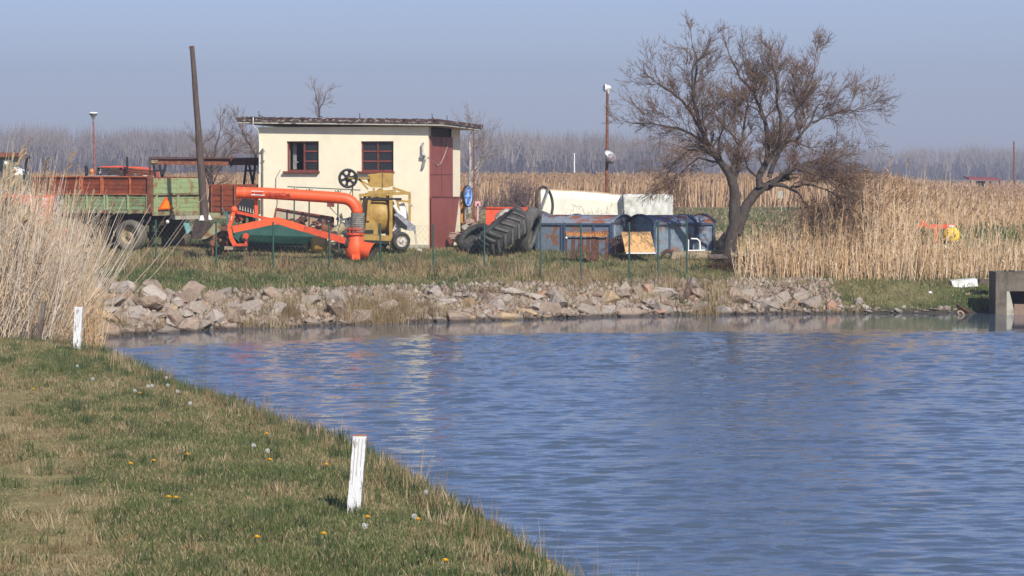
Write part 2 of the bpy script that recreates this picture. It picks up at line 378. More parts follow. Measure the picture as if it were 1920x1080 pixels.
# ---- water: a sheet with real wavelets
wx = axis_coords(-13.5, 19, .05, -60, 90, 1.5)
ys = [13.0]
while ys[-1] < 66.5: ys.append(ys[-1] + .032 + (ys[-1] - 13) * .0009)
wy = np.array([-60, -30, -10, 0, 6, 10, 12] + ys)
WX, WY = np.meshgrid(wx, wy); X = WX.ravel(); Y = WY.ravel(); Zw = np.zeros_like(X)
sd = shore(X) - Y
calm = sstep(np.interp(X, [-8, 0, 9], [2.8, 3.8, 5.8]), np.interp(X, [-8, 0, 9], [6.2, 7.2, 8.8]), sd + 1.0 * (fbm(X * .16, Y * .5, 77, 3) - .5) * 2); calm = .006 + .994 * calm ** 1.3
gust = (.62 + .76 * fbm(X * .13, Y * .30, 78, 4)) * (.62 + .8 * sstep(.40, .70, fbm(X * 1.9, Y * 4.6, 79, 3)))
for k in range(104):
    lam = 0.09 * (.62 / .09) ** (RNG.random() ** 1.05); th = math.radians(RNG.normal(94, 19))
    kx, ky = math.cos(th) * 2 * math.pi / lam, math.sin(th) * 2 * math.pi / lam
    amp = .0030 * lam ** .88; ph = RNG.random() * 6.28
    wob = .8 * fbm(X * .5, Y * .5, 200 + k % 6, 2) * 6.28
    s_ = np.sin(kx * X + ky * Y + ph + wob)
    Zw += amp * s_
near = sstep(-50, 12.5, Y) * ((X > -13.6) & (X < 19)) * (Y > 12.5)
Zw = Zw * calm * gust * near
V = np.stack([X, Y, Zw + WZ], 1); nx, ny = len(wx), len(wy)
I = (np.arange(ny - 1)[:, None] * nx + np.arange(nx - 1)[None]).ravel()
Fq = np.stack([I, I + 1, I + nx + 1, I + nx], 1)
M_water = bpy.data.materials.new('pond_water'); M_water.use_nodes = True; t = M_water.node_tree; N = t.nodes; L = t.links
b = N['Principled BSDF']; b.inputs['Base Color'].default_value = (.070, .098, .130, 1); b.inputs['Roughness'].default_value = .07; b.inputs['IOR'].default_value = 1.333
tc = N.new('ShaderNodeTexCoord'); mp = N.new('ShaderNodeMapping'); mp.inputs['Scale'].default_value = (5, 11, 1); L.new(tc.outputs['Object'], mp.inputs[0])
n = N.new('ShaderNodeTexNoise'); n.inputs['Scale'].default_value = 1; n.inputs['Detail'].default_value = 4; L.new(mp.outputs[0], n.inputs[0])
bp = N.new('ShaderNodeBump'); bp.inputs['Distance'].default_value = .012
at_ = N.new('ShaderNodeAttribute'); at_.attribute_name = 'col'; L.new(at_.outputs['Fac'], bp.inputs['Strength'])
L.new(n.outputs[0], bp.inputs['Height']); L.new(bp.outputs[0], b.inputs['Normal'])
cc = (calm * gust * .75)[:, None] * np.ones((1, 3))
w = bpy.data.objects.new('water', mesh_np('water', V, Fq, M_water, cc)); C.objects.link(w); tag(w, kind='structure')
w.data.polygons.foreach_set('use_smooth', [True] * len(w.data.polygons))

# ---- foreground grass
def scatter_near(n):
    y = 13.5 + 33 * RNG.random(n) ** 1.45
    x0 = -.2 * y - 1.0; x1 = crest(y) + .75
    x = x0 + (x1 - x0) * RNG.random(n); return x, y
def grass_parts(x, y, hmin, hmax, w0, lean=.55, drymul=1.0, tall=None):
    n = len(x); z = height(x, y); d = np.clip(dryness(x, y) * drymul, 0, 1)
    isdry = RNG.random(n) < np.clip(d * .68 + .26, 0, 1)
    patch = fbm(x * 1.1, y * 1.1, 61, 3); h = (hmin + (hmax - hmin) * RNG.random(n) ** 1.6) * (.45 + 1.15 * patch)
    h = np.where(isdry, h * .8, h)
    if tall is not None: h = h * tall
    az = RNG.random(n) * 6.283; ln = h * lean * (0.3 + RNG.random(n)); ln = np.where(isdry, ln * 1.5, ln)
    base = np.stack([x, y, z - .005], 1); tip = base + np.stack([np.cos(az) * ln, np.sin(az) * ln, h], 1)
    u = RNG.random((n, 1)); gcol = np.array([.080, .104, .034]) * (1 - u) + np.array([.168, .186, .070]) * u
    gcol = gcol * (1 - .5 * (patch[:, None] - .5)); u2 = RNG.random((n, 1)); dcol = np.array([.20, .15, .075]) * (1 - u2) + np.array([.40, .32, .18]) * u2
    col = np.where(isdry[:, None], dcol, gcol)
    bend = np.zeros((n, 3)); bend[:, 2] = -h * .35
    return ribbons(base, tip, w0 * (.6 + .8 * RNG.random(n)), col, bend)
x, y = scatter_near(290000)
tx = np.interp(y, [0, 17, 23, 28, 34, 44], [-1.9, -2.75, -3.75, -4.9, -6.2, -9])
keep = (height(x, y) > -3.16)
trk = np.exp(-((x - tx) / .45) ** 2); keep &= RNG.random(len(x)) > trk * .3
x, y = x[keep], y[keep]; trk = trk[keep]
P1 = grass_parts(x, y, .02, .06, .007, tall=(1 - .5 * trk) * (1 + .35 * sstep(.5, 0, crest(y) - x)))
# tufts: taller clumps
def tufts(cx, cy, per, rad, hmin, hmax, w0, cols, lean=.5):
    n = len(cx) * per; x = np.repeat(cx, per) + RNG.normal(0, rad, n); y = np.repeat(cy, per) + RNG.normal(0, rad, n)
    z = height(x, y); hs = np.repeat(.6 + .8 * RNG.random(len(cx)), per)
    h = (hmin + (hmax - hmin) * RNG.random(n)) * hs; az = RNG.random(n) * 6.283; ln = h * lean * RNG.random(n)
    base = np.stack([x, y, z - .01], 1); tip = base + np.stack([np.cos(az) * ln, np.sin(az) * ln, h], 1)
    ci = np.repeat(RNG.integers(0, len(cols), len(cx)), per); col = np.array(cols)[ci] * (.7 + .6 * RNG.random((n, 1)))
    bend = np.zeros((n, 3)); bend[:, 2] = -h * .3
    return ribbons(base, tip, w0 * (.6 + .8 * RNG.random(n)), col, bend)
GC = [(.07, .098, .032), (.095, .125, .045), (.055, .08, .035), (.13, .135, .06)]; DC = [(.30, .22, .11), (.40, .31, .18), (.24, .17, .09)]
cx, cy = scatter_near(1500); k = height(cx, cy) > -3.1; cx, cy = cx[k], cy[k]; k = dryness(cx, cy) < .52
P2 = tufts(cx[k], cy[k], 24, .05, .04, .095, .007, GC); P3 = tufts(cx[~k], cy[~k], 20, .05, .04, .11, .007, DC + GC[1:2], .9)
# rim of the bank above the water
cy = 14 + 32 * RNG.random(420) ** 1.2; cx = crest(cy) + RNG.uniform(-.35, .35, 420)
P4 = tufts(cx, cy, 24, .06, .06, .17, .008, GC + DC, .5)
cy = 15 + 20 * RNG.random(26); cx = crest(cy) + RNG.uniform(-.1, .3, 26)
P5 = tufts(cx, cy, 9, .05, .14, .34, .005, DC, .5)
sx_, sy_ = zip((at(661, 975, 21.3).x, 21.22), (at(652, 975, 21.3).x, 21.27), (at(672, 975, 21.3).x, 21.24), (at(146, 660, 41).x, 40.93), (at(139, 660, 41).x, 40.95), (at(152, 660, 41).x, 40.95))
P6 = tufts(np.array(sx_), np.array(sy_), 26, .035, .06, .12, .007, GC[1:] + DC[:1], .5)
stuff('grass', [P1, P2, P3, P4, P5, P6], M_blade, 'short grass, green and straw coloured, covering the near bank', 'grass')

# ---- grass of the far bank and yard
def scatter_box(n, x0, x1, y0, y1):
    return RNG.uniform(x0, x1, n), RNG.uniform(y0, y1, n)
x, y = scatter_box(150000, -13.5, 14.5, 57, 79); k = (y - shore(x) > np.where(x > 6.9, .35, 1.7)); x, y = x[k], y[k]
fl = np.interp(x, [-12, 4, 6, 10], [69.5, 65.6, 66.5, 67.5]); tall = 1 + 1.5 * np.exp(-((y - fl + .3) / .9) ** 2) * np.interp(x, [3, 6.5], [1, .15])
Q1 = grass_parts(x, y, .04, .12, .016, tall=tall * np.interp(y, [72, 74], [1, .8]))
x, y = scatter_box(700, -12.5, 5.8, 60, 71); fl = np.interp(x, [-12, 4, 6, 10], [69.5, 65.6, 66.5, 67.5]); k = (np.abs(y - fl + .2) < .8 * RNG.random(len(x)) + .15)
Q2 = tufts(x[k], y[k], 40, .13, .16, .42, .012, DC + [(.30, .2, .12), (.2, .12, .08)], .5)
x, y = scatter_box(600, -12, 8, 58, 72); k = (y - shore(x) > 2.4); Q3 = tufts(x[k], y[k], 24, .10, .06, .2, .014, GC + DC[:1], .6)
x = RNG.uniform(-8.3, 8, 260); y = shore(x) + RNG.uniform(.1, 2.6, 260); x, y = x[:120], y[:120]; Q4 = tufts(x, y, 26, .10, .10, .3, .010, DC + DC + GC[:1], .8)
x = np.concatenate([RNG.normal(-2.6, .45, 60), RNG.normal(-4.9, .3, 18), RNG.normal(4.6, .2, 12)]); y = shore(x) + RNG.uniform(.05, 1.2, len(x)); Q5 = tufts(x, y, 44, .10, .14, .38, .010, DC, .45)
stuff('verge_grass', [Q1, Q2, Q3, Q4, Q5], M_blade, 'dry and green grass of the far bank around the wire fence', 'grass')
x, y = scatter_box(60000, -26, 34, 79, 150); k = (x > 3) | (RNG.random(len(x)) < .35); x, y = x[k], y[k]
Q6 = grass_parts(x, y, .05, .2, .05)
stuff('meadow_grass', [Q6], M_blade, 'green and straw coloured field grass behind the yard', 'grass')

# ---- reeds
RC = np.array([(.56, .45, .33), (.50, .37, .23), (.45, .36, .27), (.62, .54, .44), (.38, .27, .16)])
def reeds(x, y, hmean, hsd, w0, leanx=(0, .1), plume=.35, zs=None, cmul=1.0, leaves=2, plcol=(.30, .19, .10)):
    n = len(x); z = (height(x, y) if zs is None else zs) - .03; h = np.clip(RNG.normal(hmean, hsd, n), hmean * .35, hmean * 1.6)
    lx = RNG.normal(leanx[0], leanx[1], n) * h; ly = RNG.normal(0, .07, n) * h
    base = np.stack([x, y, z], 1); tip = base + np.stack([lx, ly, h * np.sqrt(np.clip(1 - (lx / h) ** 2 * .7, .2, 1))], 1)
    col = RC[RNG.integers(0, len(RC), n)] * (.75 + .5 * RNG.random((n, 1))) * cmul
    bend = np.stack([-lx * .35, -ly * .3, h * 0.0], 1)
    out = [ribbons(base, tip, w0 * (.7 + .6 * RNG.random(n)), col, bend, (1, .9, .8, .45), RNG.uniform(-.5, .5, n))]
    for q in range(leaves):
        t = RNG.uniform(.15, .85, n)[:, None]; p = base + (tip - base) * t + bend * (t * t - t); s = RNG.choice([-1, 1], n)
        ll = RNG.uniform(.12, .35, n) * h * .55; d = np.stack([s * ll * RNG.uniform(.2, .7, n) + leanx[0] * ll, RNG.normal(0, .2, n) * ll, ll * RNG.uniform(.3, 1, n)], 1)
        bd = np.zeros((n, 3)); bd[:, 2] = -ll * .5
        out.append(ribbons(p, p + d, w0 * 1.7 * np.ones(n), col * (.85 + .3 * RNG.random((n, 1))), bd, (.5, 1, .1), RNG.uniform(-.6, .6, n)))
    k = RNG.random(n) < plume
    if k.any():
        m = int(k.sum())
        for q in range(4):
            pb = tip[k] - (tip - base)[k] * .03 * q; ln = np.clip(h[k] * .085, .1, .26) * RNG.uniform(.6, 1.1, m); sx = RNG.uniform(.2, .9, m) * (1 if leanx[0] >= 0 else -1)
            d = np.stack([sx * ln, RNG.normal(0, .2, m) * ln, ln * RNG.uniform(.1, .9, m)], 1); bd = np.zeros((m, 3)); bd[:, 2] = -ln * .9
            out.append(ribbons(pb, pb + d, np.full(m, .035 if w0 < .02 else w0 * 2.2) * RNG.uniform(.6, 1.2, m), np.array([plcol]) * (.7 + .6 * RNG.random((m, 1))), bd, (.4, 1, .7, .1), RNG.uniform(-.6, .6, m)))
    return out
# left clump, leaning right over the water corner
n = 4600; y = RNG.uniform(44.6, 52, n); x = at(0, 0, 1).x * y - 1.6 + RNG.random(n) ** 1.25 * (2.3 + (y - 44.6) * .05)
parts = reeds(x, y, 1.85, .5, .009, (.26, .13), .03, zs=np.maximum(height(x, y), -3.15), leaves=2)
n = 680; y = RNG.uniform(45, 50, n); x = at(0, 0, 1).x * y - 1.0 + RNG.random(n) * 1.45
parts += reeds(x, y, 2.75, .32, .009, (.17, .10), .05, zs=np.maximum(height(x, y), -3.15), leaves=1)
n = 26; y = RNG.uniform(45, 49, n); x = at(0, 0, 1).x * y - .9 + RNG.random(n) * .95
parts += reeds(x, y, 3.05, .22, .010, (.12, .08), 1.0, zs=np.maximum(height(x, y), -3.15), leaves=1, plcol=(.46, .31, .16))
n = 34; y = RNG.uniform(45.5, 49, n); x = at(40, 0, 1).x * y + RNG.random(n) * .55
parts += reeds(x, y, 2.5, .5, .011, (.66, .10), 0, zs=np.maximum(height(x, y), -3.1), leaves=0)
n = 700; y = RNG.uniform(46, 52, n); x = at(100, 0, 1).x * y + RNG.random(n) * .72
parts += reeds(x, y, .95, .3, .009, (.03, .12), .03, zs=np.maximum(height(x, y), -3.15), leaves=2, cmul=np.array([.95, .82, .62]))
stuff('reeds', parts, M_reed, 'tall pale dry reeds leaning over the corner of the pond', 'reeds')
# right reed bed behind the tree
def edge_y(x): return 66.9 + .35 * fbm(x * .8, x * 0, 3, 2)
n = 5200; y = 67.7 + 5.0 * RNG.random(n) ** 1.2; x = RNG.uniform(at(1400, 0, 1).x, at(1965, 0, 1).x, n) * y
xi = x / y * F + 960; dens = np.interp(xi, [1380, 1440, 1560, 1660, 1760, 1860, 1960], [.06, .34, .56, .38, .08, .05, .07]); k = RNG.random(n) < dens * (.35 + 1.3 * sstep(.35, .65, fbm(x * 1.6, y * 1.2, 88, 3))); x, y, xi = x[k], y[k], xi[k]
hm = np.interp(xi, [1380, 1450, 1560, 1640, 1720, 1860, 1960], [.5, .7, 1.0, 1.38, 1.5, 1.3, 1.25]) * (.55 + .9 * fbm(x * .9, y * .9, 8, 3))
parts = reeds(x, y, hm, .34, .011, (.06, .15), .5, leaves=2, cmul=np.array([1.04, .93, .76]), plcol=(.25, .15, .08))
n = 4200; y = 67.5 + 2.0 * RNG.random(n); x = RNG.uniform(at(1380, 0, 1).x, at(1965, 0, 1).x, n) * y
xi = x / y * F + 960; k = RNG.random(n) < np.interp(xi, [1380, 1430, 1640, 1720, 1960], [.15, 1, 1, .45, .5]); x, y = x[k], y[k]
parts += reeds(x, y, .62, .2, .013, (.03, .12), .05, leaves=2, cmul=np.array([1.06, .95, .78]))
stuff('reed_bed', parts, M_reed, 'tall tawny dry reeds standing along the far bank right of the bare tree', 'reeds')
# far reed belt across the plain
n = 46000; y = 163 + 60 * RNG.random(n) ** 1.6; x = RNG.uniform(-.21, .23, n) * y
low = lambda x, y: np.interp(x / y * F + 960, [1640, 1760, 2000], [1, .52, .48])
parts = reeds(x, y, 1.62 * low(x, y), .13, .035, (.03, .08), .5, leaves=0, cmul=np.array([.95, .80, .64]), plcol=(.30, .19, .11))
n = 9000; y = 224 + 110 * RNG.random(n); x = RNG.uniform(-.22, .24, n) * y
parts += reeds(x, y, 1.7 * low(x, y), .2, .09, (.03, .08), .5, leaves=0, cmul=np.array([.93, .78, .62]))
n = 4500; y = 100 + 45 * RNG.random(n); x = RNG.uniform(at(1640, 0, 1).x, .24, n) * y
parts += reeds(x, y, .55, .2, .03, (.03, .12), .4, leaves=1, cmul=np.array([.93, .78, .62]))
stuff('reed_belt', parts, M_reed, 'wide belt of brown reeds crossing the plain before the far woods', 'reeds')
# ---- far bare woods
def woods(n, y0, y1, u0, u1, hfun, label, name):
    y = RNG.uniform(y0, y1, n); u = RNG.uniform(u0, u1, n); x = u * y; px = u * F + 960; h = hfun(px) * (.78 + .34 * fbm(x * .035, y * .01, 5, 3) + .12 * RNG.random(n))
    parts = []; K = 95
    bx = np.repeat(x, K); by = np.repeat(y, K); hh = np.repeat(h, K); N_ = n * K
    t0 = RNG.random(N_) ** 1.1 * .72; bx = bx + RNG.normal(0, 1, N_) * (.35 + t0 * 1.1); ln = hh * RNG.uniform(.12, .30, N_)
    z0 = -2 + hh * t0; l2 = RNG.normal(.02, .20, N_)
    base = np.stack([bx, by + RNG.normal(0, 1.5, N_), z0], 1); tip = base + np.stack([l2 * ln, 0 * ln, np.minimum(ln * 1.1, -2 + hh - z0 + .8 * RNG.random(N_))], 1)
    tone = np.repeat(.65 + .7 * fbm(x * .05, y * .02, 12, 3), K)[:, None]; u_ = RNG.random((N_, 1)) ** 1.3
    col = (np.array([.20, .16, .135]) * (1 - u_) + np.array([.34, .28, .235]) * u_) * tone
    parts.append(ribbons(base, tip, .30 * (1 - t0 * .95) * RNG.uniform(.5, 1.5, N_), col, None, (1, .7, .1), RNG.uniform(-.3, .3, N_)))
    base = np.stack([x, y, x * 0 - 2.5], 1); tip = base + np.stack([RNG.normal(0, .4, n), 0 * x, h * .7], 1)
    parts.append(ribbons(base, tip, np.full(n, .26), np.where(RNG.random((n, 1)) < .2, 1.0, .8) * np.array([.24, .20, .175]), None, (1, .7, .2), np.zeros(n)))
    # undergrowth
    m = n * 14; y2 = RNG.uniform(y0 - 6, y1, m); x2 = RNG.uniform(u0, u1, m) * y2; b = np.stack([x2, y2, x2 * 0 - 2.4], 1); hu = RNG.uniform(2.0, 5.5, m)
    parts.append(ribbons(b, b + np.stack([RNG.normal(0, .5, m), 0 * x2, hu], 1), RNG.uniform(.4, 1.0, m), np.array([[.105, .08, .072]]) * RNG.uniform(.6, 1.4, (m, 1)), None, (1, .9, .3), RNG.uniform(-.3, .3, m)))
    stuff(name, parts, M_wood, label, 'woods')
woods(430, 575, 640, -.22, .062, lambda p: np.interp(p, [-200, 60, 480, 900, 1180, 1300], [11.6, 12.0, 11.6, 11.4, 10.6, 9.4]), 'grey brown leafless woods along the horizon behind the house', 'far_woods')
woods(360, 830, 900, .035, .24, lambda p: np.interp(p, [1150, 1400, 1640, 1700, 1800, 1960, 2200], [11.0, 10.2, 9.6, 9.8, 11.0, 9.9, 10]), 'fainter leafless woods on the horizon at the right', 'distant_woods')
# ---- haze
hz = MB().box((0, 700, 30), (3400, 2300, 76)); ho = hz.build('haze', mat('haze_air', (1, 1, 1), var=0)); tag(ho, kind='stuff')
ho['label'] = 'thin pale blue haze lying over the plain'; ho['category'] = 'haze'
m = MATS['haze_air']; m.node_tree.nodes.remove(m.node_tree.nodes['Principled BSDF'])
pv = m.node_tree.nodes.new('ShaderNodeVolumePrincipled'); pv.inputs['Color'].default_value = (.84, .90, 1.0, 1); pv.inputs['Density'].default_value = .00085; pv.inputs['Anisotropy'].default_value = 0.2
m.node_tree.links.new(pv.outputs[0], m.node_tree.nodes['Material Output'].inputs['Volume'])
# ================================================================== HOUSE
TH = R(16); HY = 73.0; HX = at(803, 400, HY).x; HG = gz(HX, HY) - .03
hc, hs_ = math.cos(TH), math.sin(TH)
def hx(px):                                   # local x on the front wall for a photo column
    u = (px - 960) / F; return (HY * u - HX) / (hc + u * hs_)
def hz_(py, px): return (HOR - py) * (HY - hx(px) * hs_) / F - HG
house = thing('brick_shed', 'small cream plastered utility building with flat dark roof and two red-brown windows', 'building', (HX, HY, HG), -TH, local=True)
W = -hx(485); D = 2.8; HH = 3.18; T = .25
def wall_holes(mb, x0, x1, z0, z1, y0, y1, holes):
    xs = sorted({x0, x1, *[h[0] for h in holes], *[h[1] for h in holes]}); zs = sorted({z0, z1, *[h[2] for h in holes], *[h[3] for h in holes]})
    def inh(a, c): return any(h[0] < a < h[1] and h[2] < c < h[3] for h in holes)
    for i in range(len(xs) - 1):
        for j in range(len(zs) - 1):
            if inh((xs[i] + xs[i + 1]) / 2, (zs[j] + zs[j + 1]) / 2): continue
            a, b_, c, d = xs[i], xs[i + 1], zs[j], zs[j + 1]
            mb.add([(a, y0, c), (b_, y0, c), (b_, y0, d), (a, y0, d)], [(0, 1, 2, 3)]); mb.add([(a, y1, c), (b_, y1, c), (b_, y1, d), (a, y1, d)], [(3, 2, 1, 0)])
    for h in holes:
        a, b_, c, d = h
        mb.add([(a, y0, c), (b_, y0, c), (b_, y0, d), (a, y0, d), (a, y1, c), (b_, y1, c), (b_, y1, d), (a, y1, d)], [(0, 1, 5, 4), (1, 2, 6, 5), (2, 3, 7, 6), (3, 0, 4, 7)])
wins = []
for (l, r_) in ((538, 598), (677, 738)):
    wins.append((hx(l), hx(r_), hz_(321, l), hz_(265, l)))
mb = MB(); wall_holes(mb, -W, 0, 0, HH, 0, T, wins)
mb.add([(-W, 0, 0), (-W, D, 0), (-W, D, HH), (-W, 0, HH)], [(0, 1, 2, 3)]); mb.add([(-W, D, 0), (0, D, 0), (0, D, HH), (-W, D, HH)], [(0, 1, 2, 3)])
mb.add([(-W + T, T, 0), (-W + T, D - T, 0), (-W + T, D - T, HH), (-W + T, T, HH)], [(0, 1, 2, 3)])
mb.add([(-W + T, D - T, 0), (-T, D - T, 0), (-T, D - T, HH), (-W + T, D - T, HH)], [(0, 1, 2, 3)])
# side wall with the door opening
dz = hz_(0, 803)
DY0, DY1 = .10, 2.02
mb.add([(0, 0, 0), (0, DY0, 0), (0, DY0, HH), (0, 0, HH)], [(0, 1, 2, 3)]); mb.add([(0, DY1, 0), (0, D, 0), (0, D, HH), (0, DY1, HH)], [(0, 1, 2, 3)])
wl = mb.build('wall', M_cream, house)
mb = MB(); mb.box((-W / 2, .0, .075), (W + .05, .06, .15)); mb.build('plinth', M_concpale, house)
# roof slab, slightly tilted down to the right and back
def rz(x, y): return HH + .06 - .016 * (x + W) - .022 * y + .05
mb = MB()
a0, a1, b0, b1 = -W - .48, .52, -.30, D + .4
def slab(mb, x0, x1, y0, y1, lo, hi):
    P = [(x, y, rz(x, y) + q) for q in (lo, hi) for (x, y) in ((x0, y0), (x1, y0), (x1, y1), (x0, y1))]
    mb.add(P, [(0, 3, 2, 1), (4, 5, 6, 7), (0, 1, 5, 4), (1, 2, 6, 5), (2, 3, 7, 6), (3, 0, 4, 7)])
slab(mb, a0 + .03, a1 - .03, b0 + .03, b1 - .05, -.02, .03)
rf = mb.build('roof', M_grey_soffit, house)
mb = MB(); slab(mb, a0, a1, b0, b1, .033, .13)
for q in range(190):
    x = random.uniform(a0 + .1, a1 - .1); s = random.uniform(.02, .11); mb.box((x, b0 + random.uniform(.0, .35), rz(x, b0) + .13), (s, random.uniform(.03, .12), random.uniform(.012, .05)), Matrix.Rotation(random.uniform(-.5, .5), 3, 'Z'))
mb.build('roofing_felt', M_roofing, rf)
mb = MB()
for q in range(44):
    x = a0 + .2 + random.random() * (a1 - a0 - .4); mb.box((x, b0 - .003, rz(x, b0) + random.uniform(.04, .10)), (random.uniform(.015, .09), .010, random.uniform(.008, .022)))
mb.build('peeling_edge', M_concpale, rf)['kind'] = 'stuff'
# roof rods
for px, h, bend in ((487, .16, .06), (675, .14, 0), (811, .15, .02), (840, .10, 0), (600, .05, .05)):
    mb = MB(); x = hx(px) if px < 810 else (px - 803) / 73; mb.tube([(x, b0 + .3, rz(x, 0) + .12), (x - bend * .3, b0 + .3, rz(x, 0) + .15 + h)], .009, 6)
    if bend: mb.tube([(x, b0 + .3, rz(x, 0) + .2), (x + bend * 1.4, b0 + .3, rz(x, 0) + .17), (x + bend * 1.8, b0 + .3, rz(x, 0) + .12)], .012, 6)
    mb.build('lightning_rod', M_black, rf)
# windows
for i, (a, b_, c, d) in enumerate(wins):
    mb = MB(); w_ = .035; y = .10; mid = (a + b_) / 2 + (.02 if i == 0 else 0)
    for p in ((a, b_, d - w_, d), (a, b_, c, c + w_)): mb.box(((p[0] + p[1]) / 2, y, (p[2] + p[3]) / 2), (p[1] - p[0], .07, p[3] - p[2]))
    for xx in (a + w_ / 2, b_ - w_ / 2, mid): mb.box((xx, y + .001, (c + d) / 2), (w_, .068, d - c - 2 * w_))
    sides = ((mid, b_),) if i == 0 else ((a, mid), (mid, b_))
    for (l, r_) in sides:
        for k in (1, 2): mb.box(((l + r_) / 2, y + .004, c + (d - c) * k / 3), (r_ - l - w_, .05, .04))
    sash = MB()
    if i == 0:      # left sash swung inwards
        q = a + w_
        sash.box((q + .05, y + .28, (c + d) / 2), (.10, .02, d - c - .10)); sash.box((q + .09, y + .30, (c + d) / 2 - .15), (.12, .02, .03))
    wf = mb.build('window', M_winred, house)
    if i == 0: sash.build('open_sash', M_galv, wf)
    mb = MB(); l, r_ = (mid, b_) if i == 0 else (a, b_); mb.box(((l + r_) / 2, y + .012, (c + d) / 2), (r_ - l - .02, .006, d - c - .02)); mb.build('pane', M_glass, wf)
    mb = MB(); mb.box(((a + b_) / 2 - .02, -.03, c - .022), (b_ - a + .10, .17, .045)); mb.build('sill', M_winred, wf)
mb = MB(); mb.box((-W / 2, D / 2, .05), (W - .6, D - .6, .02)); mb.box((-W + .9, T + .9, 1.2), (.5, .3, 2.2)); mb.build('interior', M_dark, house)
# door
mb = MB(); mb.box((.012, (DY0 + DY1) / 2, 1.46), (.05, DY1 - DY0, 2.92)); dr = mb.build('door', M_redmetal, house)
mb = MB(); mb.box((.042, 1.02, 1.46), (.012, .03, 2.9)); mb.box((.042, 1.02, 1.95), (.010, DY1 - DY0 - .02, .02)); mb.build('door_seam', M_winred, dr)
# cream canopy strip, lamp bracket, hanging cable
mb = MB(); mb.tube([(-.12, -.02, 2.75), (-.12, -.10, 2.75), (-.12, -.10, 2.45), (-.04, -.12, 2.40)], .022, 6); mb.box((-.13, -.05, 2.42), (.10, .10, .09)); mb.box((-.10, -.06, 2.22), (.05, .05, .24), Matrix.Rotation(.25, 3, 'Y')); mb.build('wall_lamp_bracket', M_galv, house)
mb = MB()
pts = [(.0, -.05, 2.40), (.03, .25, 2.32), (.06, .55, 2.17), (.06, .85, 2.22), (.05, 1.25, 2.45), (.05, 1.5, 2.68), (.05, 1.55, 2.86)]
mb.tube(pts, .009, 6); mb.build('hanging_cable', M_concpale, house)
mb = MB(); x = hx(494); mb.tube([(x + .03, -.09, 2.62), (x, -.05, 2.55), (x, -.05, .1)], .022, 8); mb.tube([(x - .08, -.06, 2.50), (x, -.06, 2.60), (x + .06, -.06, 2.55)], .02, 6)
for z in (.5, 1.5, 2.3): mb.box((x, -.03, z), (.08, .06, .03))
mb.build('conduit_pipe', M_galv, house)
mb = MB(); x = hx(487); mb.tube([(x, -.44, HH + .25), (x, -.46, HH + .05), (x + .01, -.1, HH - .1), (x + .01, -.03, HH - .4), (x + .01, -.03, 2.0)], .014, 6); mb.build('earth_wire', M_lampw, house)
mb = MB(); x = hx(520); mb.tube([(x + .1, -.02, hz_(318, 520)), (x - .02, -.03, hz_(333, 520)), (x - .03, -.03, hz_(355, 520)), (x + .02, -.03, hz_(378, 520)), (x - .04, -.03, hz_(402, 520))], .006, 5); mb.build('loose_wire', M_under, house)
# lower red metal sheet leaned against the door
o = thing('metal_sheet', 'wide red metal sheet leaned upright against the lower half of the door', 'metal sheet', (HX, HY, HG), -TH, local=True)
mb = MB(); mb.prism([(.09, .0, 0.0), (.09, 1.80, 0.0), (.075, 2.42, 1.36), (.07, .02, 1.40)], (.02, 0, 0)); mb.build('sheet', M_redmetal, o)
mb = MB(); mb.bar((.10, .03, 1.385), (.10, 2.40, 1.345), .02, .03); mb.build('top_edge', M_winred, o)
# ================================================================== POLES AND LAMPS
def base(px, Y, sink=.03): return ground_pt(px, Y, sink)
B = base(386, 70.8)
top = at(360, 86, 70.6); foot = at(387, 452, 70.8)
mb = MB(); n = 14
pts = [foot + (top - foot) * (i / n) + Vector((.003 * math.sin(i * 1.7), 0, 0)) for i in range(n + 1)]
rr = [.112 - .055 * (i / n) + .003 * random.uniform(-1, 1) for i in range(n + 1)]
mb.tube(pts, rr, 12)
o = thing('wooden_pole', 'tall dark weathered wooden pole leaning left beside the green trailer', 'pole', B)
mb.build('shaft', M_polewood, o)
mb = MB()
for p in (362,): c = at(359, 90, 70); mb.tube([c + Vector((-.07, -.05, 0)), c + Vector((.05, -.05, .02))], .012, 5); mb.tube([c + Vector((.02, -.03, .0)), c + Vector((.02, -.03, .05))], .02, 5)
mb.build('pole_bracket', M_rust, o)
def lathe_lamp():
    B = base(177, 95); o = thing('yard_lamp', 'thin faded red lamp post with a white funnel shaped head', 'street lamp', B)
    top = at(175, 224, 95); mb = MB(); mb.tube([Vector((top.x + .09, 95, B.z)), top], [.04, .028], 8); mb.build('post', M_pinkpole, o)
    mb = MB(); mb.lathe([(.03, -.08), (.035, 0), (.07, .10), (.155, .20)], top, (0, 0, 1), 20); mb.build('lamp_funnel', M_galv, o)
    mb = MB(); mb.lathe([(.155, .20), (.16, .225), (.13, .24), (0, .25)], top, (0, 0, 1), 20); mb.build('lamp_cover', M_lampw, o)
lathe_lamp()
B = base(1138, 84); o = thing('lamp_post', 'thin rust red lamp post with a white head and a grey bowl halfway down', 'street lamp', B)
top = at(1139, 172, 84); mb = MB(); mb.tube([Vector((top.x - .03, 84, B.z)), top], [.052, .038], 8); mb.build('post', M_rust, o)
mb = MB(); c = at(1140, 165, 84); mb.sphere(c, .085, 12, 8, (1.1, 1, 1)); mb.lathe([(.03, -.16), (.05, -.08), (.07, -.05)], c, (0, 0, 1), 12); mb.lathe([(.0, 0), (.12, .03), (.10, .08)], c + Vector((-.04, 0, 0)), (-1, -.3, .1), 14); mb.build('lamp_head', M_lampw, o)
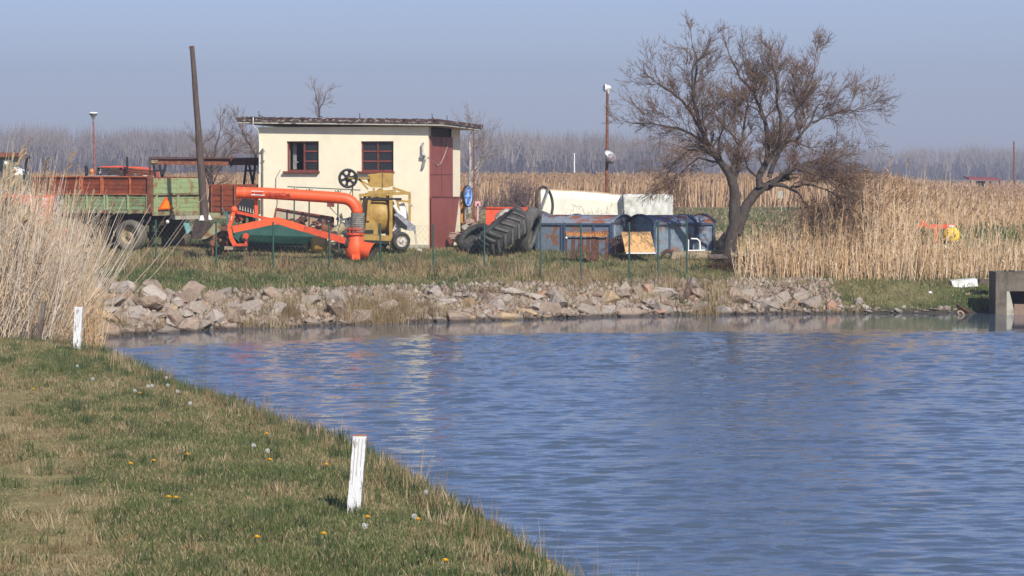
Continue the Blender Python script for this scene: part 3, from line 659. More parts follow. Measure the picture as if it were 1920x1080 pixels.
mb = MB(); c = at(1146, 292, 83.8); mb.lathe([(0.03, -.02), (.12, .02), (.165, .10), (.155, .19), (.09, .26), (0, .28)], c + Vector((-.05, 0, .04)), (.25, -.2, -1), 18); mb.build('bowl', mat('grey_enamel_bowl', (.34, .30, .30), (.16, .12, .12), 6, rough=.35), o)
mb = MB(); mb.lathe([(.0, .0), (.155, .015), (.15, .0)], c + Vector((-.05, -.02, .04)), (.35, -.5, .6), 18); mb.build('bowl_rim', M_lampw, o)
B = base(889, 90); o = thing('thin_pole', 'very thin rusty pole rising right of the cream building', 'pole', B)
mb = MB(); t = at(888, 243, 90); mb.tube([Vector((t.x + .03, 90, B.z)), t], [.03, .022], 6); mb.build('shaft', M_rust, o)
B = base(1077, 300); t = at(1077, 287, 300); mb = MB(); mb.tube([Vector((t.x, 300, B.z)), t], [.09, .06], 8)
tag(mb.build('distant_pole', M_white, org=Vector((t.x, 300, B.z))), 'pale grey pole standing far off in front of the woods', 'pole')
B = base(1903, 260); t = at(1901, 265, 260); mb = MB(); mb.tube([Vector((t.x + .1, 260, B.z)), t], [.10, .07], 8)
tag(mb.build('distant_pole', M_rust, org=Vector((t.x, 260, B.z))), 'thin reddish pole far off at the right edge beyond the hut', 'pole')
# distant hut
B = base(1847, 230); o = thing('field_hut', 'small open sided hut with a flat dark red roof far out in the reeds', 'hut', B)
mb = MB(); a = at(1817, 337, 229); b_ = at(1877, 339, 229); mb.prism([a + Vector((0, 0, 0)), b_, b_ + Vector((0, 0, .14)), a + Vector((0, 0, .14))], (0, 3, .15)); mb.build('roof', M_terra, o)
mb = MB()
for px in (1820, 1838, 1857, 1874): c = at(px, 339, 229.3); mb.bar(Vector((c.x, c.y, B.z)), c, .09)
each(mb, 'post', M_orust, o)
mb = MB(); c = at(1839, 345, 231.4); mb.box(c + Vector((0, 0, -.3)), (.7, .1, 1.1)); mb.build('back_panel', M_cabgreen, o)
mb = MB(); c = at(1847, 350, 231.9); mb.box(c + Vector((0, 0, -.5)), (2.3, .1, 1.0)); mb.build('wall', M_oldwood, o)
# ================================================================== TRAILERS AND TRACTORS
def wheel(parent, c, axis, Rr, wd_, tm=None, rm=None, name='wheel', rim=.55):
    a = Vector(axis).normalized(); h = wd_ / 2; mb = MB()
    pr = [(Rr * rim, -h * .75), (Rr * .78, -h), (Rr * .93, -h * .9), (Rr * .985, -h * .55), (Rr, -h * .2), (Rr * .985, -h * .05), (Rr * .985, h * .05), (Rr, h * .2), (Rr * .985, h * .55), (Rr * .93, h * .9), (Rr * .78, h), (Rr * rim, h * .75)]
    mb.lathe(pr, c, a, 32, close=True)
    w_ = mb.build(name, tm or M_tyre, parent)
    mb = MB(); q = Rr * rim
    mb.lathe([(q, h * .8), (q * .97, h * .72), (q * .8, h * .35), (q * .4, h * .25), (q * .36, h * .55), (q * .16, h * .62), (0, h * .62)], c, a, 20)
    mb.lathe([(q, -h * .8), (q * .97, -h * .72), (q * .8, -h * .35), (q * .4, -h * .25), (q * .36, -h * .55), (q * .16, -h * .62), (0, -h * .62)], c, a, 20)
    for k in range(6):
        t = k * math.pi / 3; _, u, v = frame_of(a); p = Vector(c) + (u * math.cos(t) + v * math.sin(t)) * q * .27
        mb.tube([p + a * h * .6, p + a * h * .72], q * .05, 6)
    mb.build('rim', rm or M_rim_r, w_); return w_
def board_panel(mb, p0, p1, z0, z1, nrm, ngroove=4, depth=.03):
    """planked panel from p0 to p1 (xy), a shallow groove between planks"""
    p0 = Vector((*p0, 0)); p1 = Vector((*p1, 0)); n_ = Vector((*nrm, 0)); hgt = (z1 - z0) / ngroove
    for i in range(ngroove):
        a, b_ = z0 + i * hgt + .012, z0 + (i + 1) * hgt - .012
        mb.prism([p0 + Vector((0, 0, a)), p1 + Vector((0, 0, a)), p1 + Vector((0, 0, b_)), p0 + Vector((0, 0, b_))], n_ * depth)
    mb.prism([p0 + Vector((0, 0, z0)) - n_ * .004, p1 + Vector((0, 0, z0)) - n_ * .004, p1 + Vector((0, 0, z1)) - n_ * .004, p0 + Vector((0, 0, z1)) - n_ * .004], n_ * .02)
TA = R(27); TY = 72.2; TX = at(283, 400, TY).x; TG = gz(TX, TY)
tr = thing('farm_trailer', 'long farm trailer with rust orange upper boards and faded green lower boards', 'trailer', (TX, TY, TG), -TA, local=True)
s_ = F / TY; zt = lambda py: (HOR - py) * TY / F - TG
TL = 4.1; TW = 2.18; c27 = math.cos(TA)
def txl(px): u = (px - 960) / F; return (TY * u - TX) / (c27 + u * math.sin(TA))
z_bot, z_mid, z_top = zt(394), zt(364), zt(332)
mb = MB(); board_panel(mb, (-TL, 0), (0, 0), z_mid + .01, z_top, (0, -1), 4, .025); board_panel(mb, (-TL, TW), (-.02, TW), z_mid + .01, z_top, (0, 1), 4, .025); up_ = mb.build('upper_side', M_orust, tr)
mb = MB()
for px in (103, 152, 156, 192, 195, 246, 281): x = txl(px); mb.box((x, -.045, (z_mid + z_top) / 2), (.035, .04, z_top - z_mid))
mb.box((-TL / 2, -.04, z_top + .01), (TL, .07, .03)); mb.box((-TL / 2, -.04, z_mid + .0), (TL, .06, .03)); each(mb, 'side_rib', M_orust_rib, up_)
mb = MB(); board_panel(mb, (-TL, 0), (0, 0), z_bot, z_mid - .02, (0, -1), 4, .025); board_panel(mb, (-TL, TW), (-.02, TW), z_bot, z_mid - .02, (0, 1), 4, .025); lo_ = mb.build('lower_side', M_gpaint, tr)
mb = MB()
for px in (103, 126, 131, 165, 198, 203, 242, 278): x = txl(px); mb.box((x, -.045, (z_mid + z_bot) / 2), (.035, .04, z_mid - z_bot))
each(mb, 'side_rib', M_gpaint2, lo_)
mb = MB(); mb.box((-TL / 2, -.03, z_bot - .045), (TL + .05, .14, .07))
for k in range(9): mb.box((-.1 - k * .48, -.11, z_bot - .04), (.05, .05, .12))
mb.build('floor_rail', M_gframe, tr)
mb = MB(); mb.box((.0, -.03, (z_bot + z_top) / 2), (.10, .12, z_top - z_bot + .1)); mb.build('corner_post', M_rust, tr)
# tail boards (right end)
mb = MB(); board_panel(mb, (.03, .06), (.03, TW), z_mid + .01, z_top - .03, (1, 0), 3, .025); board_panel(mb, (.03, .06), (.03, TW), z_bot - .06, z_mid - .02, (1, 0), 4, .025); tb = mb.build('tailgate', M_gpaint2, tr)
mb = MB()
for y in (.12, TW / 2, TW - .05): mb.box((.085, y, (z_bot + z_top) / 2 - .03), (.05, .06, z_top - z_bot + .02))
each(mb, 'tailgate_rib', M_gpaint2, tb)
mb = MB(); mb.box((.09, TW / 2, z_bot - .09), (.10, TW, .10)); mb.box((.09, TW / 2, z_mid - .005), (.05, TW, .04)); mb.build('tail_beam', M_gframe, tb)
mb = MB(); mb.box((.15, TW * .62, z_bot - .20), (.06, TW * .55, .10)); mb.build('light_bar', M_concpale, tr)
mb = MB(); mb.sphere((.2, .45, z_bot - .30), .05, 10, 6); mb.sphere((.2, TW - .3, z_bot - .34), .05, 10, 6); each(mb, 'tail_lamp', M_lampw, tr)
mb = MB(); zc = zt(374); yy = .50
mb.prism([(.118, yy - .36, zt(393)), (.118, yy + .36, zt(393)), (.118, yy, zt(369))], (.012, 0, 0)); tri = mb.build('warning_triangle', M_trib, tr)
mb = MB(); mb.prism([(.133, yy - .27, zt(391.3)), (.133, yy + .27, zt(391.3)), (.133, yy, zt(373))], (.006, 0, 0)); mb.build('triangle_centre', M_tri, tri)
# chassis
mb = MB(); mb.box((-TL / 2, TW / 2, z_bot - .16), (TL - .1, TW - .2, .12))
for y in (.55, TW - .55): mb.box((-TL / 2, y, z_bot - .30), (TL, .12, .20))
mb.box((-.75, TW / 2, .40), (.14, TW - .3, .14)); mb.box((-2.55, TW / 2, .40), (.14, TW - .3, .14)); mb.box((-.75, .4, .62), (.5, .1, .3)); mb.box((-.75, TW - .4, .62), (.5, .1, .3)); mb.box((-2.55, TW / 2, .6), (1.0, 1.0, .2)); mb.build('chassis', M_under, tr)
for x in (txl(243) + .0, txl(133)):
    for y in (.08, TW - .05): wheel(tr, (x, y, .40), (0, -1 if y < 1 else 1, 0), .41, .36, M_tyre_b, M_rim_r)
mb = MB(); mb.box((.06, 1.55, .62), (.03, .22, .36), Matrix.Rotation(.5, 3, 'X')); mb.build('rag', M_teal, tr)
mb = MB(); mb.box((.10, TW - .12, .72), (.03, .26, .34)); mb.build('mudflap', M_gpaint2, tr)
# rusty trailer behind the pole
B = base(425, 73.3); o = thing('rusty_trailer', 'rusty red-brown board sided trailer behind the wooden pole', 'trailer', B)
a = at(394, 398, 73.3); b_ = at(470, 404, 72.9); t0 = at(394, 346, 73.3); mb = MB()
zb = a.z; zt2 = t0.z; board_panel(mb, (a.x, a.y), (b_.x, b_.y), zb, zt2, (0, -1), 5, .03); board_panel(mb, (a.x, a.y + 1.9), (b_.x, b_.y + 1.9), zb, zt2, (0, 1), 5, .03); board_panel(mb, (b_.x, b_.y), (b_.x, b_.y + 1.9), zb, zt2, (1, 0), 5, .03); board_panel(mb, (a.x, a.y), (a.x, a.y + 1.9), zb, zt2, (-1, 0), 5, .03); sd_ = mb.build('side_board', M_orust, o)
mb = MB()
for px in (397, 418, 442, 466): c = at(px, 372, 73.2); mb.box((c.x, 73.3 - .08 + (c.x - a.x) * -.36, (zb + zt2) / 2), (.04, .05, zt2 - zb + .03))
each(mb, 'side_rib', M_rust, sd_)
mb = MB(); mb.box(((a.x + b_.x) / 2, 74.1, zb - .08), (b_.x - a.x + .1, 1.9, .14)); mb.build('frame', M_gframe, o)
for x in (a.x + .2, b_.x - .2): wheel(o, Vector((x, 73.5, B.z + .34)), (0, -1, 0), .34, .22)
# tractor at the left, half hidden by reeds
B = base(60, 69.8); o = thing('tractor', 'orange-red farm tractor with grey-green cab half hidden in the reeds', 'tractor', B)
Yt = 69.6
mb = MB(); mb.prism([at(56, 366, Yt), at(104, 366, Yt), at(92, 428, Yt), at(66, 428, Yt), at(58, 396, Yt)], (0, .7, 0)); mb.prism([at(4, 362, Yt), at(56, 366, Yt), at(58, 384, Yt), at(0, 380, Yt)], (0, .75, 0)); hd = mb.build('hood', M_tractorred, o)
mb = MB()
for i in range(8):
    py = 369 + i * 4.6; l = at(104 - (py - 366) * .19, py, Yt - .02); mb.box(l + Vector((.06, .3, 0)), (.11, .66, .035))
mb.prism([at(102, 366, Yt + .03), at(107, 366, Yt + .03), at(99, 408, Yt + .03), at(94, 408, Yt + .03)], (0, .6, 0)); mb.build('grille', M_navy, hd)
mb = MB(); mb.prism([at(-14, 296, Yt + .1), at(20, 292, Yt + .1), at(22, 362, Yt + .1), at(-16, 362, Yt + .1)], (0, 1.1, 0)); cb = mb.build('cab', M_cabgreen, o)
mb = MB(); mb.prism([at(-16, 286, Yt), at(22, 286, Yt), at(24, 294, Yt), at(-18, 296, Yt)], (0, 1.3, 0)); mb.build('cab_roof', M_rust, cb)
mb = MB(); mb.prism([at(-8, 300, Yt + .08), at(6, 300, Yt + .08), at(8, 340, Yt + .08), at(-8, 340, Yt + .08)], (0, .02, 0)); mb.build('pane', M_glass, cb)
mb = MB(); mb.sphere(at(11, 306, Yt - .05), .05, 8, 6); mb.build('work_lamp', M_lampw, cb)
mb = MB(); mb.prism([at(23, 312, Yt + .5), at(46, 322, Yt + .5), at(46, 328, Yt + .5), at(23, 328, Yt + .5)], (0, .6, 0)); mb.build('fuel_tank', M_white, o)
mb = MB(); mb.prism([at(20, 328, Yt + .45), at(50, 328, Yt + .45), at(52, 366, Yt + .45), at(20, 366, Yt + .45)], (0, .7, 0)); mb.build('engine_cover', M_cabgreen, o)
mb = MB(); mb.tube([at(49, 366, Yt + .3), at(49, 306, Yt + .3), at(51, 298, Yt + .3), at(56, 293, Yt + .3)], .035, 8); mb.build('exhaust', M_black, o)
mb = MB(); mb.box(at(50, 440, Yt + .5), (1.5, .5, .4)); mb.build('engine', M_under, o)
wheel(o, at(10, 425, Yt + .0), (.1, -1, 0), .62, .35, M_tyre, M_rim_w); wheel(o, at(120, 440, Yt + .05), (-.45, -.9, 0), .42, .28, M_tyre_b, M_tractorred); wheel(o, at(100, 440, Yt + 1.25), (-.45, -.9, 0), .42, .28, M_tyre_b, M_tractorred); wheel(o, at(20, 425, Yt + 1.5), (.1, -1, 0), .62, .35, M_tyre, M_rim_w)
def text_geo(s, size, extr=.0):
    cu = bpy.data.curves.new('lettering', 'FONT'); cu.body = s; cu.size = size; cu.extrude = extr; cu.offset = size * .02
    ob = bpy.data.objects.new('lettering', cu); C.objects.link(ob); bpy.context.view_layer.update()
    me = ob.to_mesh(); vs = [v.co.copy() for v in me.vertices]; fs = [tuple(p.vertices) for p in me.polygons]
    ob.to_mesh_clear(); bpy.data.objects.remove(ob); bpy.data.curves.remove(cu)
    w_ = max(v.x for v in vs); return vs, fs, w_
vs, fs, w_ = text_geo('SAMAG', .095, .002); p0 = at(63, 376, Yt - .012); k_ = .36 / w_
mb = MB(); mb.add([p0 + Vector((v.x * k_, -.0 - v.z, v.y)) for v in vs], fs)
vs, fs, w_ = text_geo('750', .06, .002); p0 = at(83, 382.5, Yt - .012); mb.add([p0 + Vector((v.x, -v.z, v.y)) for v in vs], fs); mb.build('lettering', M_textw, hd)
# red machine behind the trailer
B = base(230, 84); o = thing('red_tractor', 'old red tractor behind the trailer, only cab top and rear showing', 'tractor', B); Y_ = 84
mb = MB(); mb.prism([at(188, 312, Y_ + .05), at(226, 311, Y_ + .05), at(229, 316, Y_ + .05), at(184, 316, Y_ + .05)], (0, 1.3, 0)); mb.prism([at(229, 312, Y_ + .6), at(264, 313, Y_ + .6), at(289, 321, Y_ + .6), at(291, 372, Y_ + .6), at(229, 372, Y_ + .6)], (0, 1.2, 0)); bd = mb.build('body', M_tractorred, o)
mb = MB()
for q in range(4): py = 314.5 + q * 4.2; mb.bar(at(232, py, Y_ + .56), at(288, py + 5.5, Y_ + .56), .03, .04)
mb.build('body_ribs', M_rust, bd)
mb = MB(); mb.bar(at(183, 316, Y_), at(229, 316, Y_), .08, .07); mb.bar(at(185, 315, Y_), at(182, 332, Y_), .08); mb.bar(at(227, 315, Y_), at(230, 332, Y_), .08); mb.bar(at(206, 317, Y_), at(205, 331, Y_), .06); mb.bar(at(182, 327.5, Y_), at(230, 327.5, Y_), .06); mb.bar(at(182, 320, Y_), at(230, 320, Y_), .04); cbx = mb.build('cab_frame', M_under, o)
mb = MB(); mb.prism([at(185, 318, Y_ + .9), at(227, 318, Y_ + .9), at(228, 327, Y_ + .9), at(184, 327, Y_ + .9)], (0, .02, 0)); mb.build('pane', M_white, cbx)
mb = MB(); mb.prism([at(164, 329, Y_ - .5), at(215, 328.5, Y_ - .5), at(232, 332, Y_ - .5), at(232, 345, Y_ - .5), at(162, 345, Y_ - .5)], (0, .9, 0)); mb.build('bonnet', M_galv, o)
mb = MB(); mb.tube([at(162, 345, Y_), at(162.5, 317, Y_), at(160.5, 311, Y_)], .05, 8); mb.build('exhaust', M_black, o)
mb = MB(); mb.tube([at(238.5, 325, Y_ + .3), at(238.5, 294, Y_ + .3)], .035, 8); mb.build('vent_pipe', M_black, o)
mb = MB(); mb.sphere(at(172, 321, Y_ - .1), .068, 12, 8, (1, 1, 1.1)); mb.lathe([(.02, -.1), (.05, -.05)], at(172, 321, Y_ - .1), (0, 0, 1), 10); mb.tube([at(172, 325, Y_ - .1), at(172, 340, Y_ - .1)], .02, 6); mb.build('beacon', M_beacon, o)
mb = MB(); mb.prism([at(266, 329, Y_ + .55), at(288, 329, Y_ + .55), at(288, 335, Y_ + .55), at(265, 335, Y_ + .55)], (0, .03, 0)); mb.build('white_plate', M_white, o)
mb = MB(); mb.lathe([(0, .02), (.06, .02), (.065, 0), (.065, -.1)], at(253, 329, Y_ + .55), (0, -1, 0), 14); mb.build('round_lamp', M_navy, o)
wheel(o, at(210, 372, Y_ + .2), (0, -1, 0), .6, .35); wheel(o, at(270, 375, Y_ + .2), (0, -1, 0), .6, .35)
# steel gantry
B = base(380, 77); o = thing('steel_gantry', 'long rusty steel beam resting on black trestle frames', 'steel beam', B); Yg = 76.5
mb = MB(); a = at(283, 303, Yg); b_ = at(486, 304, Yg); mb.bar(a, b_, .02, .14); mb.bar(a + Vector((0, 0, .075)), b_ + Vector((0, 0, .075)), .14, .02); mb.bar(a - Vector((0, 0, .075)), b_ - Vector((0, 0, .075)), .14, .02); bm_ = mb.build('beam', M_rust, o)
mb = MB(); mb.bar(at(281, 295, Yg - .08), at(486, 297, Yg - .08), .05, .03); mb.bar(at(461, 300, Yg - .1), at(486, 300, Yg - .1), .05, .13); mb.build('beam_cap', M_drust, bm_)
mb = MB(); mb.box(at(434, 300, Yg - .1), (.05, .08, .22)); mb.tube([at(434, 308, Yg), at(434, 312, Yg)], .03, 6); mb.build('clamp', M_drust, bm_)
mb = MB(); mb.prism([at(284, 300, Yg - .1), at(297, 300, Yg - .1), at(297, 306, Yg - .1), at(284, 306, Yg - .1)], (0, .02, 0)); mb.build('pale_plate', M_gframe, bm_)
for (l1, l2, l3, l4) in ((287, 294, 311, 306), (460, 462, 479, 475)):
    mb = MB()
    for dy in (-.3, .3):
        mb.bar(at(l2 if l1 > 400 else 288, 308, Yg + dy), at(l1 - 3 if l1 > 400 else 293, 350, Yg + dy), .06); mb.bar(at(l2 + 5, 308, Yg + dy), at(l3 - 4, 350, Yg + dy), .06); mb.bar(at(l3, 308, Yg + dy), at(l1 + 13, 350, Yg + dy), .06); mb.bar(at(l1, 320, Yg + dy), at(l3, 320, Yg + dy), .05)
        mb.bar(at(l1 - 3, 350, Yg + dy), Vector((at(l1 - 3, 350, Yg).x, Yg + dy, B.z)), .06); mb.bar(at(l3 - 4, 350, Yg + dy), Vector((at(l3 - 4, 350, Yg).x, Yg + dy, B.z)), .06)
    mb.build('trestle', M_black, o)
mb = MB(); mb.tube([at(281, 296, Yg - .1), at(281, 340, Yg - .1), Vector((at(281, 340, Yg).x, Yg - .1, B.z))], .022, 6); mb.build('prop', M_drust, o)
# black bucket at the pole foot
B = base(382, 70.2); o = thing('loader_bucket', 'dark sheet metal bucket with slanted sides at the foot of the wooden pole', 'bucket', B); Yb = 70.0
mb = MB(); mb.prism([at(364, 414, Yb), at(400, 419, Yb), at(376, 448, Yb), at(358, 448, Yb)], (0, .6, 0)); mb.build('shell', M_under, o)
mb = MB(); mb.prism([at(376, 404, Yb), at(381, 404, Yb), at(383, 413, Yb), at(374, 413, Yb)], (0, .03, 0)); mb.prism([at(391, 403, Yb), at(393, 403, Yb), at(398, 412, Yb), at(391, 412, Yb)], (0, .03, 0)); each(mb, 'bright_tab', M_white, o)
mb = MB(); mb.prism([at(398, 419, Yb + .05), at(412, 420, Yb + .05), at(412, 434, Yb + .05), at(386, 448, Yb + .05), at(376, 449, Yb + .05)], (0, .4, 0)); mb.build('side_plate', M_gframe, o)
# ================================================================== SLURRY PUMP WITH ORANGE PIPE
B = base(600, 70.5); pump = thing('slurry_pump', 'bright orange pump with long horizontal pipe, bent elbow, grey hose and flared nozzle', 'pump', B); Yp = 70.2
sc_ = Yp / F; pts = [at(444, 361, Yp), at(500, 362.5, Yp), at(560, 366, Yp), at(620, 370, Yp), at(638, 371.5, Yp)]
cx_, cy_ = 643, 401
for k in range(1, 9):
    t = math.radians(90 - k * 11.25); pts.append(at(641 + 29 * math.cos(t), cy_ - 29 * math.sin(t), Yp))
pts.append(at(670, 399 + 2, Yp))
rr = [10.6 * sc_] * 2 + [10.8 * sc_] * (len(pts) - 2)
mb = MB(); mb.tube(pts, rr, 24); pp = mb.build('pipe', M_orange, pump)
mb = MB()
for px in (457, 459.5): c = at(px, 361.5, Yp); mb.tube([c, c + Vector((.012, 0, -.0003))], 11.0 * sc_, 24)
mb.build('pipe_seam', mat('pale_orange_ring', (.66, .22, .09), var=0), pp)
# lettering and badge wrapped on the pipe
def wrap(mb, vs, fs, px0, py0, k_, rad):
    out_ = []
    for v in vs:
        px = px0 + v.x * k_; s = v.y * k_; axis = at(px, 361.2 + (px - 457) * .048, Yp)
        ang = s * sc_ / rad; out_.append(axis + Vector((0, -math.cos(ang) * (rad + .004), math.sin(ang) * (rad + .004))))
    mb.add(out_, fs)
vs, fs, w_ = text_geo('VENERÖM', 1.0); mb = MB(); wrap(mb, [v - Vector((0, .42, 0)) for v in vs], fs, 498, 0, 46 / w_, 10.8 * sc_); mb.build('lettering', M_text, pp)
mb = MB(); wrap(mb, [Vector((i * 6, j * 8 - 3.5, 0)) for j in range(2) for i in range(5)], [(i, i + 1, i + 6, i + 5) for i in range(4)], 472.5, 0, 1, 10.7 * sc_); bdg = mb.build('badge', M_white, pp)
mb = MB(); wrap(mb, [Vector((1.3 + i * 3, j * 3.4 - 1.2, 0)) for j in (0, 1) for i in (0, 1)], [(0, 1, 3, 2)], 472.5, 0, 1, 10.9 * sc_)
for r_, c0, c1 in ((2.4, 6.5, 22.5), (.2, 6.5, 19), (-1.8, 6.5, 22.5)): wrap(mb, [Vector((c0 + i * (c1 - c0) / 4, r_ + j * .8, 0)) for j in (0, 1) for i in range(5)], [(i, i + 1, i + 6, i + 5) for i in range(4)], 472.5, 0, 1, 10.9 * sc_)
mb.build('badge_print', M_text, bdg)
mb = MB(); mb.box(at(620, 384, Yp), (.17, .17, .10)); mb.build('pipe_bracket', M_winred, pump)
mb = MB(); n = 40; prof = []
for i in range(n + 1): t = i / n; prof.append((12.6 * sc_ * (1 + .035 * math.sin(t * 9 * 2 * math.pi)) * (1 + .10 * t), -t * .47))
top = at(671, 399, Yp); mb.lathe(prof, top, (.035, 0, 1), 28); mb.lathe([(12.9 * sc_, -.0), (13.2 * sc_, -.03), (12.9 * sc_, -.06)], top, (0, 0, 1), 28); mb.build('hose', M_hose, pump)
mb = MB(); c = at(666.5, 437, Yp)
for k in range(14):
    t = k * 2 * math.pi / 14; mb.tube([c + Vector((.20 * math.cos(t), .20 * math.sin(t), -.05)), c + Vector((.20 * math.cos(t), .20 * math.sin(t), .15))], .012, 6)
mb.lathe([(.12, -.05), (.225, -.05), (.225, -.02), (.12, -.02)], c, (0, 0, 1), 24, close=True); mb.lathe([(.12, .08), (.22, .08), (.22, .11), (.12, .11)], c, (0, 0, 1), 24, close=True); mb.build('flange', M_orange_old, pump)
mb = MB(); mb.lathe([(12.5 * sc_, 0), (14 * sc_, -.10), (18.5 * sc_, -.28), (19.5 * sc_, -.42), (17 * sc_, -.56), (11 * sc_, -.64)], c, (0, 0, 1), 28)
a = at(672, 464, Yp); ax = (at(700, 474, Yp - .12) - a).normalized()
mb.lathe([(.17, -.05), (.185, .10), (.225, .33), (.25, .40)], a + Vector((0, -.03, 0)), ax, 28); mb.box(at(668, 482, Yp - .1), (.20, .3, .14)); nz = mb.build('nozzle', M_orange, pump)
mb = MB(); mb.lathe([(.175, .05), (.215, .33), (.24, .398), (.25, .40)], a + Vector((0, -.03, 0)), ax, 28); mb.lathe([(.17, .06), (0, .05)], a + Vector((0, -.03, 0)), ax, 28); mb.build('nozzle_bore', M_under, nz)
# frame of the pump
mb = MB(); Yf = Yp - .25
mb.bar(at(437, 430, Yf), at(510, 415, Yf), .09, .17); mb.bar(at(507, 415.5, Yf), at(520, 414, Yf), .092, .175); mb.bar(at(517, 412.5, Yf), at(570, 428.5, Yf), .09, .16); mb.build('main_arm', M_orange, pump); mb = MB(); mb.bar(at(570, 428.5, Yf), at(648, 452, Yf), .088, .15); mb.build('lower_arm', M_orange_old, pump)
mb = MB(); mb.bar(at(440, 397, Yf + .1), at(505, 411, Yf + .1), .05, .07); mb.bar(at(503, 410, Yf + .1), at(640, 444, Yf + .1), .07, .05); mb.build('top_link', M_orange_old, pump)
mb = MB(); mb.bar(at(440, 392, Yf), at(430, 426, Yf), .09, .11); mb.bar(at(430, 426, Yf), at(434, 448, Yf), .09, .11); mb.bar(at(433, 446, Yf), at(441, 460, Yf), .08, .10); mb.bar(at(440, 392, Yf + .5), at(430, 426, Yf + .5), .07, .09); mb.bar(at(437, 394, Yf), at(437, 394, Yf + .5), .09); mb.bar(at(432, 446, Yf), at(432, 446, Yf + .5), .09); mb.sphere(at(439, 393, Yf), .09, 10, 8); mb.build('hitch_frame', M_orange, pump)
mb = MB(); mb.bar(at(441, 459, Yf - .06), at(464, 459, Yf - .06), .28, .06); mb.bar(at(462, 437, Yf), at(461, 458, Yf), .06); mb.box(at(461, 443, Yf - .06), (.13, .10, .12), Matrix.Rotation(.4, 3, 'Y')); mb.build('foot', M_orange_old, pump)
mb = MB(); mb.bar(at(435.5, 405, Yf - .062), at(433, 413, Yf - .062), .01, .085); mb.build('decal', M_white, pump)
mb = MB(); mb.bar(at(480, 372, Yp + .2), at(481, 402, Yp + .2), .08); mb.build('pipe_prop', M_orange, pump)
mb = MB(); mb.bar(at(441, 398, Yf + .2), at(456, 413, Yf + .2), .08, .05); mb.sphere(at(446, 411, Yf + .3), .08, 8, 6); mb.build('brace', M_winred, pump)
mb = MB(); mb.tube([at(618, 388, Yp), at(640, 412, Yp + .1), at(632, 440, Yp + .2)], .012, 6); mb.build('support_wire', M_galv, pump)
mb = MB(); mb.box(at(645, 455, Yp + .1), (.2, .3, .28)); mb.lathe([(0, -.1), (.12, -.1), (.12, .1), (0, .1)], at(648, 455, Yp - .1), (1, -.2, -.2), 14); mb.build('gearbox', M_under, pump)
# green cylinder / hull under it
B = base(510, 72.0); o = thing('green_hopper', 'long dark green sheet metal trough lying on the ground under the orange arm', 'trough', B); Yh = 72
mb = MB(); P = [at(426, 434, Yh), at(444, 424, Yh), at(500, 421, Yh), at(546, 422, Yh), at(600, 446, Yh), at(572, 458, Yh), at(452, 457, Yh)]
Q = [at(424, 440, Yh + 1.0), at(446, 420, Yh + 1.0), at(500, 418, Yh + 1.0), at(546, 419, Yh + 1.0), at(600, 444, Yh + 1), at(572, 456, Yh + 1), at(452, 455, Yh + 1)]
mb.add(P + Q, [(0, 1, 2, 3, 4, 5, 6), (13, 12, 11, 10, 9, 8, 7)] + [(i, (i + 1) % 7, 7 + (i + 1) % 7, 7 + i) for i in range(7)])
mb.build('shell', M_dkgreen, o)
mb = MB(); mb.prism([at(452, 440, Yh - .16), at(590, 444, Yh - .16), at(574, 457, Yh - .02), at(452, 456, Yh - .02)], (0, .15, .0)); mb.build('lower_skirt', M_dkgreen, o)
mb = MB(); mb.prism([at(462, 458, Yh + .05), at(566, 458, Yh + .05), at(570, 466, Yh + .05), at(468, 466, Yh + .05)], (0, .8, 0)); mb.build('underframe', M_black, o)
mb = MB(); mb.lathe([(0, -.2), (.15, -.2), (.2, -.12), (.2, .12), (.15, .2), (0, .2)], at(598, 457, Yh - .3), (1, .15, 0), 18); tag(mb.build('yellow_drum', M_yellow, org=at(598, 466, Yh - .3)), 'ochre yellow drum lying at the right end of the green trough', 'drum')
# framed board leaning on the wall
B = base(570, 72.9); o = thing('framed_board', 'long low brown framed panel tilted against the cream wall', 'panel', B); Yw = 73.0
mb = MB()
for p, q in (((518, 391), (625, 408)), ((518, 391), (512, 422)), ((625, 408), (624, 428)), ((512, 422), (624, 430))): mb.bar(at(*p, Yw), at(*q, Yw - .05), .05, .045)
mb.build('frame', M_winred, o)
mb = MB(); mb.prism([at(518, 392, Yw + .02), at(625, 409, Yw + .02), at(624, 428, Yw), at(512, 422, Yw)], (0, .02, 0)); mb.build('panel', mat('pale_dusty_board', (.42, .34, .24), (.3, .22, .15), 3, rough=.8), o)
# scrap lying before it
def scrap(px, py, Y, w_, h_, m_, label, seed, name='scrap_pile'):
    rs = random.Random(seed); B = base(px, Y); mb = MB(); c0 = at(px, py, Y)
    for k in range(9):
        p = c0 + Vector((rs.uniform(-w_, w_), rs.uniform(-.15, .25), rs.uniform(-h_, h_))); q = p + Vector((rs.uniform(-w_, w_) * .6, rs.uniform(-.2, .2), rs.uniform(-h_, h_)))
        if k % 3 == 0: mb.box(p, (rs.uniform(.08, .3), rs.uniform(.05, .3), rs.uniform(.05, .16)), Matrix.Rotation(rs.uniform(-.6, .6), 3, 'Y'))
        else: mb.tube([p, (p + q) / 2 + Vector((0, 0, rs.uniform(-.05, .08))), q], rs.uniform(.015, .035), 7)
    mb.lathe([(.0, 0), (h_ * .8, 0), (h_ * .8, .06), (0, .06)], c0 + Vector((w_ * .4, -.1, -h_ * .4)), (.2, -1, .1), 14)
    mb.bar(Vector((c0.x - w_ * .7, Y, B.z)), c0 + Vector((-w_ * .7, 0, 0)), .05); mb.bar(Vector((c0.x + w_ * .7, Y, B.z)), c0 + Vector((w_ * .7, 0, 0)), .05)
    return tag(mb.build(name, m_, org=B), label, 'scrap metal')
scrap(543, 416, 72.5, .42, .13, M_drust, 'dark rusty machine parts piled in front of the tilted brown panel', 3)
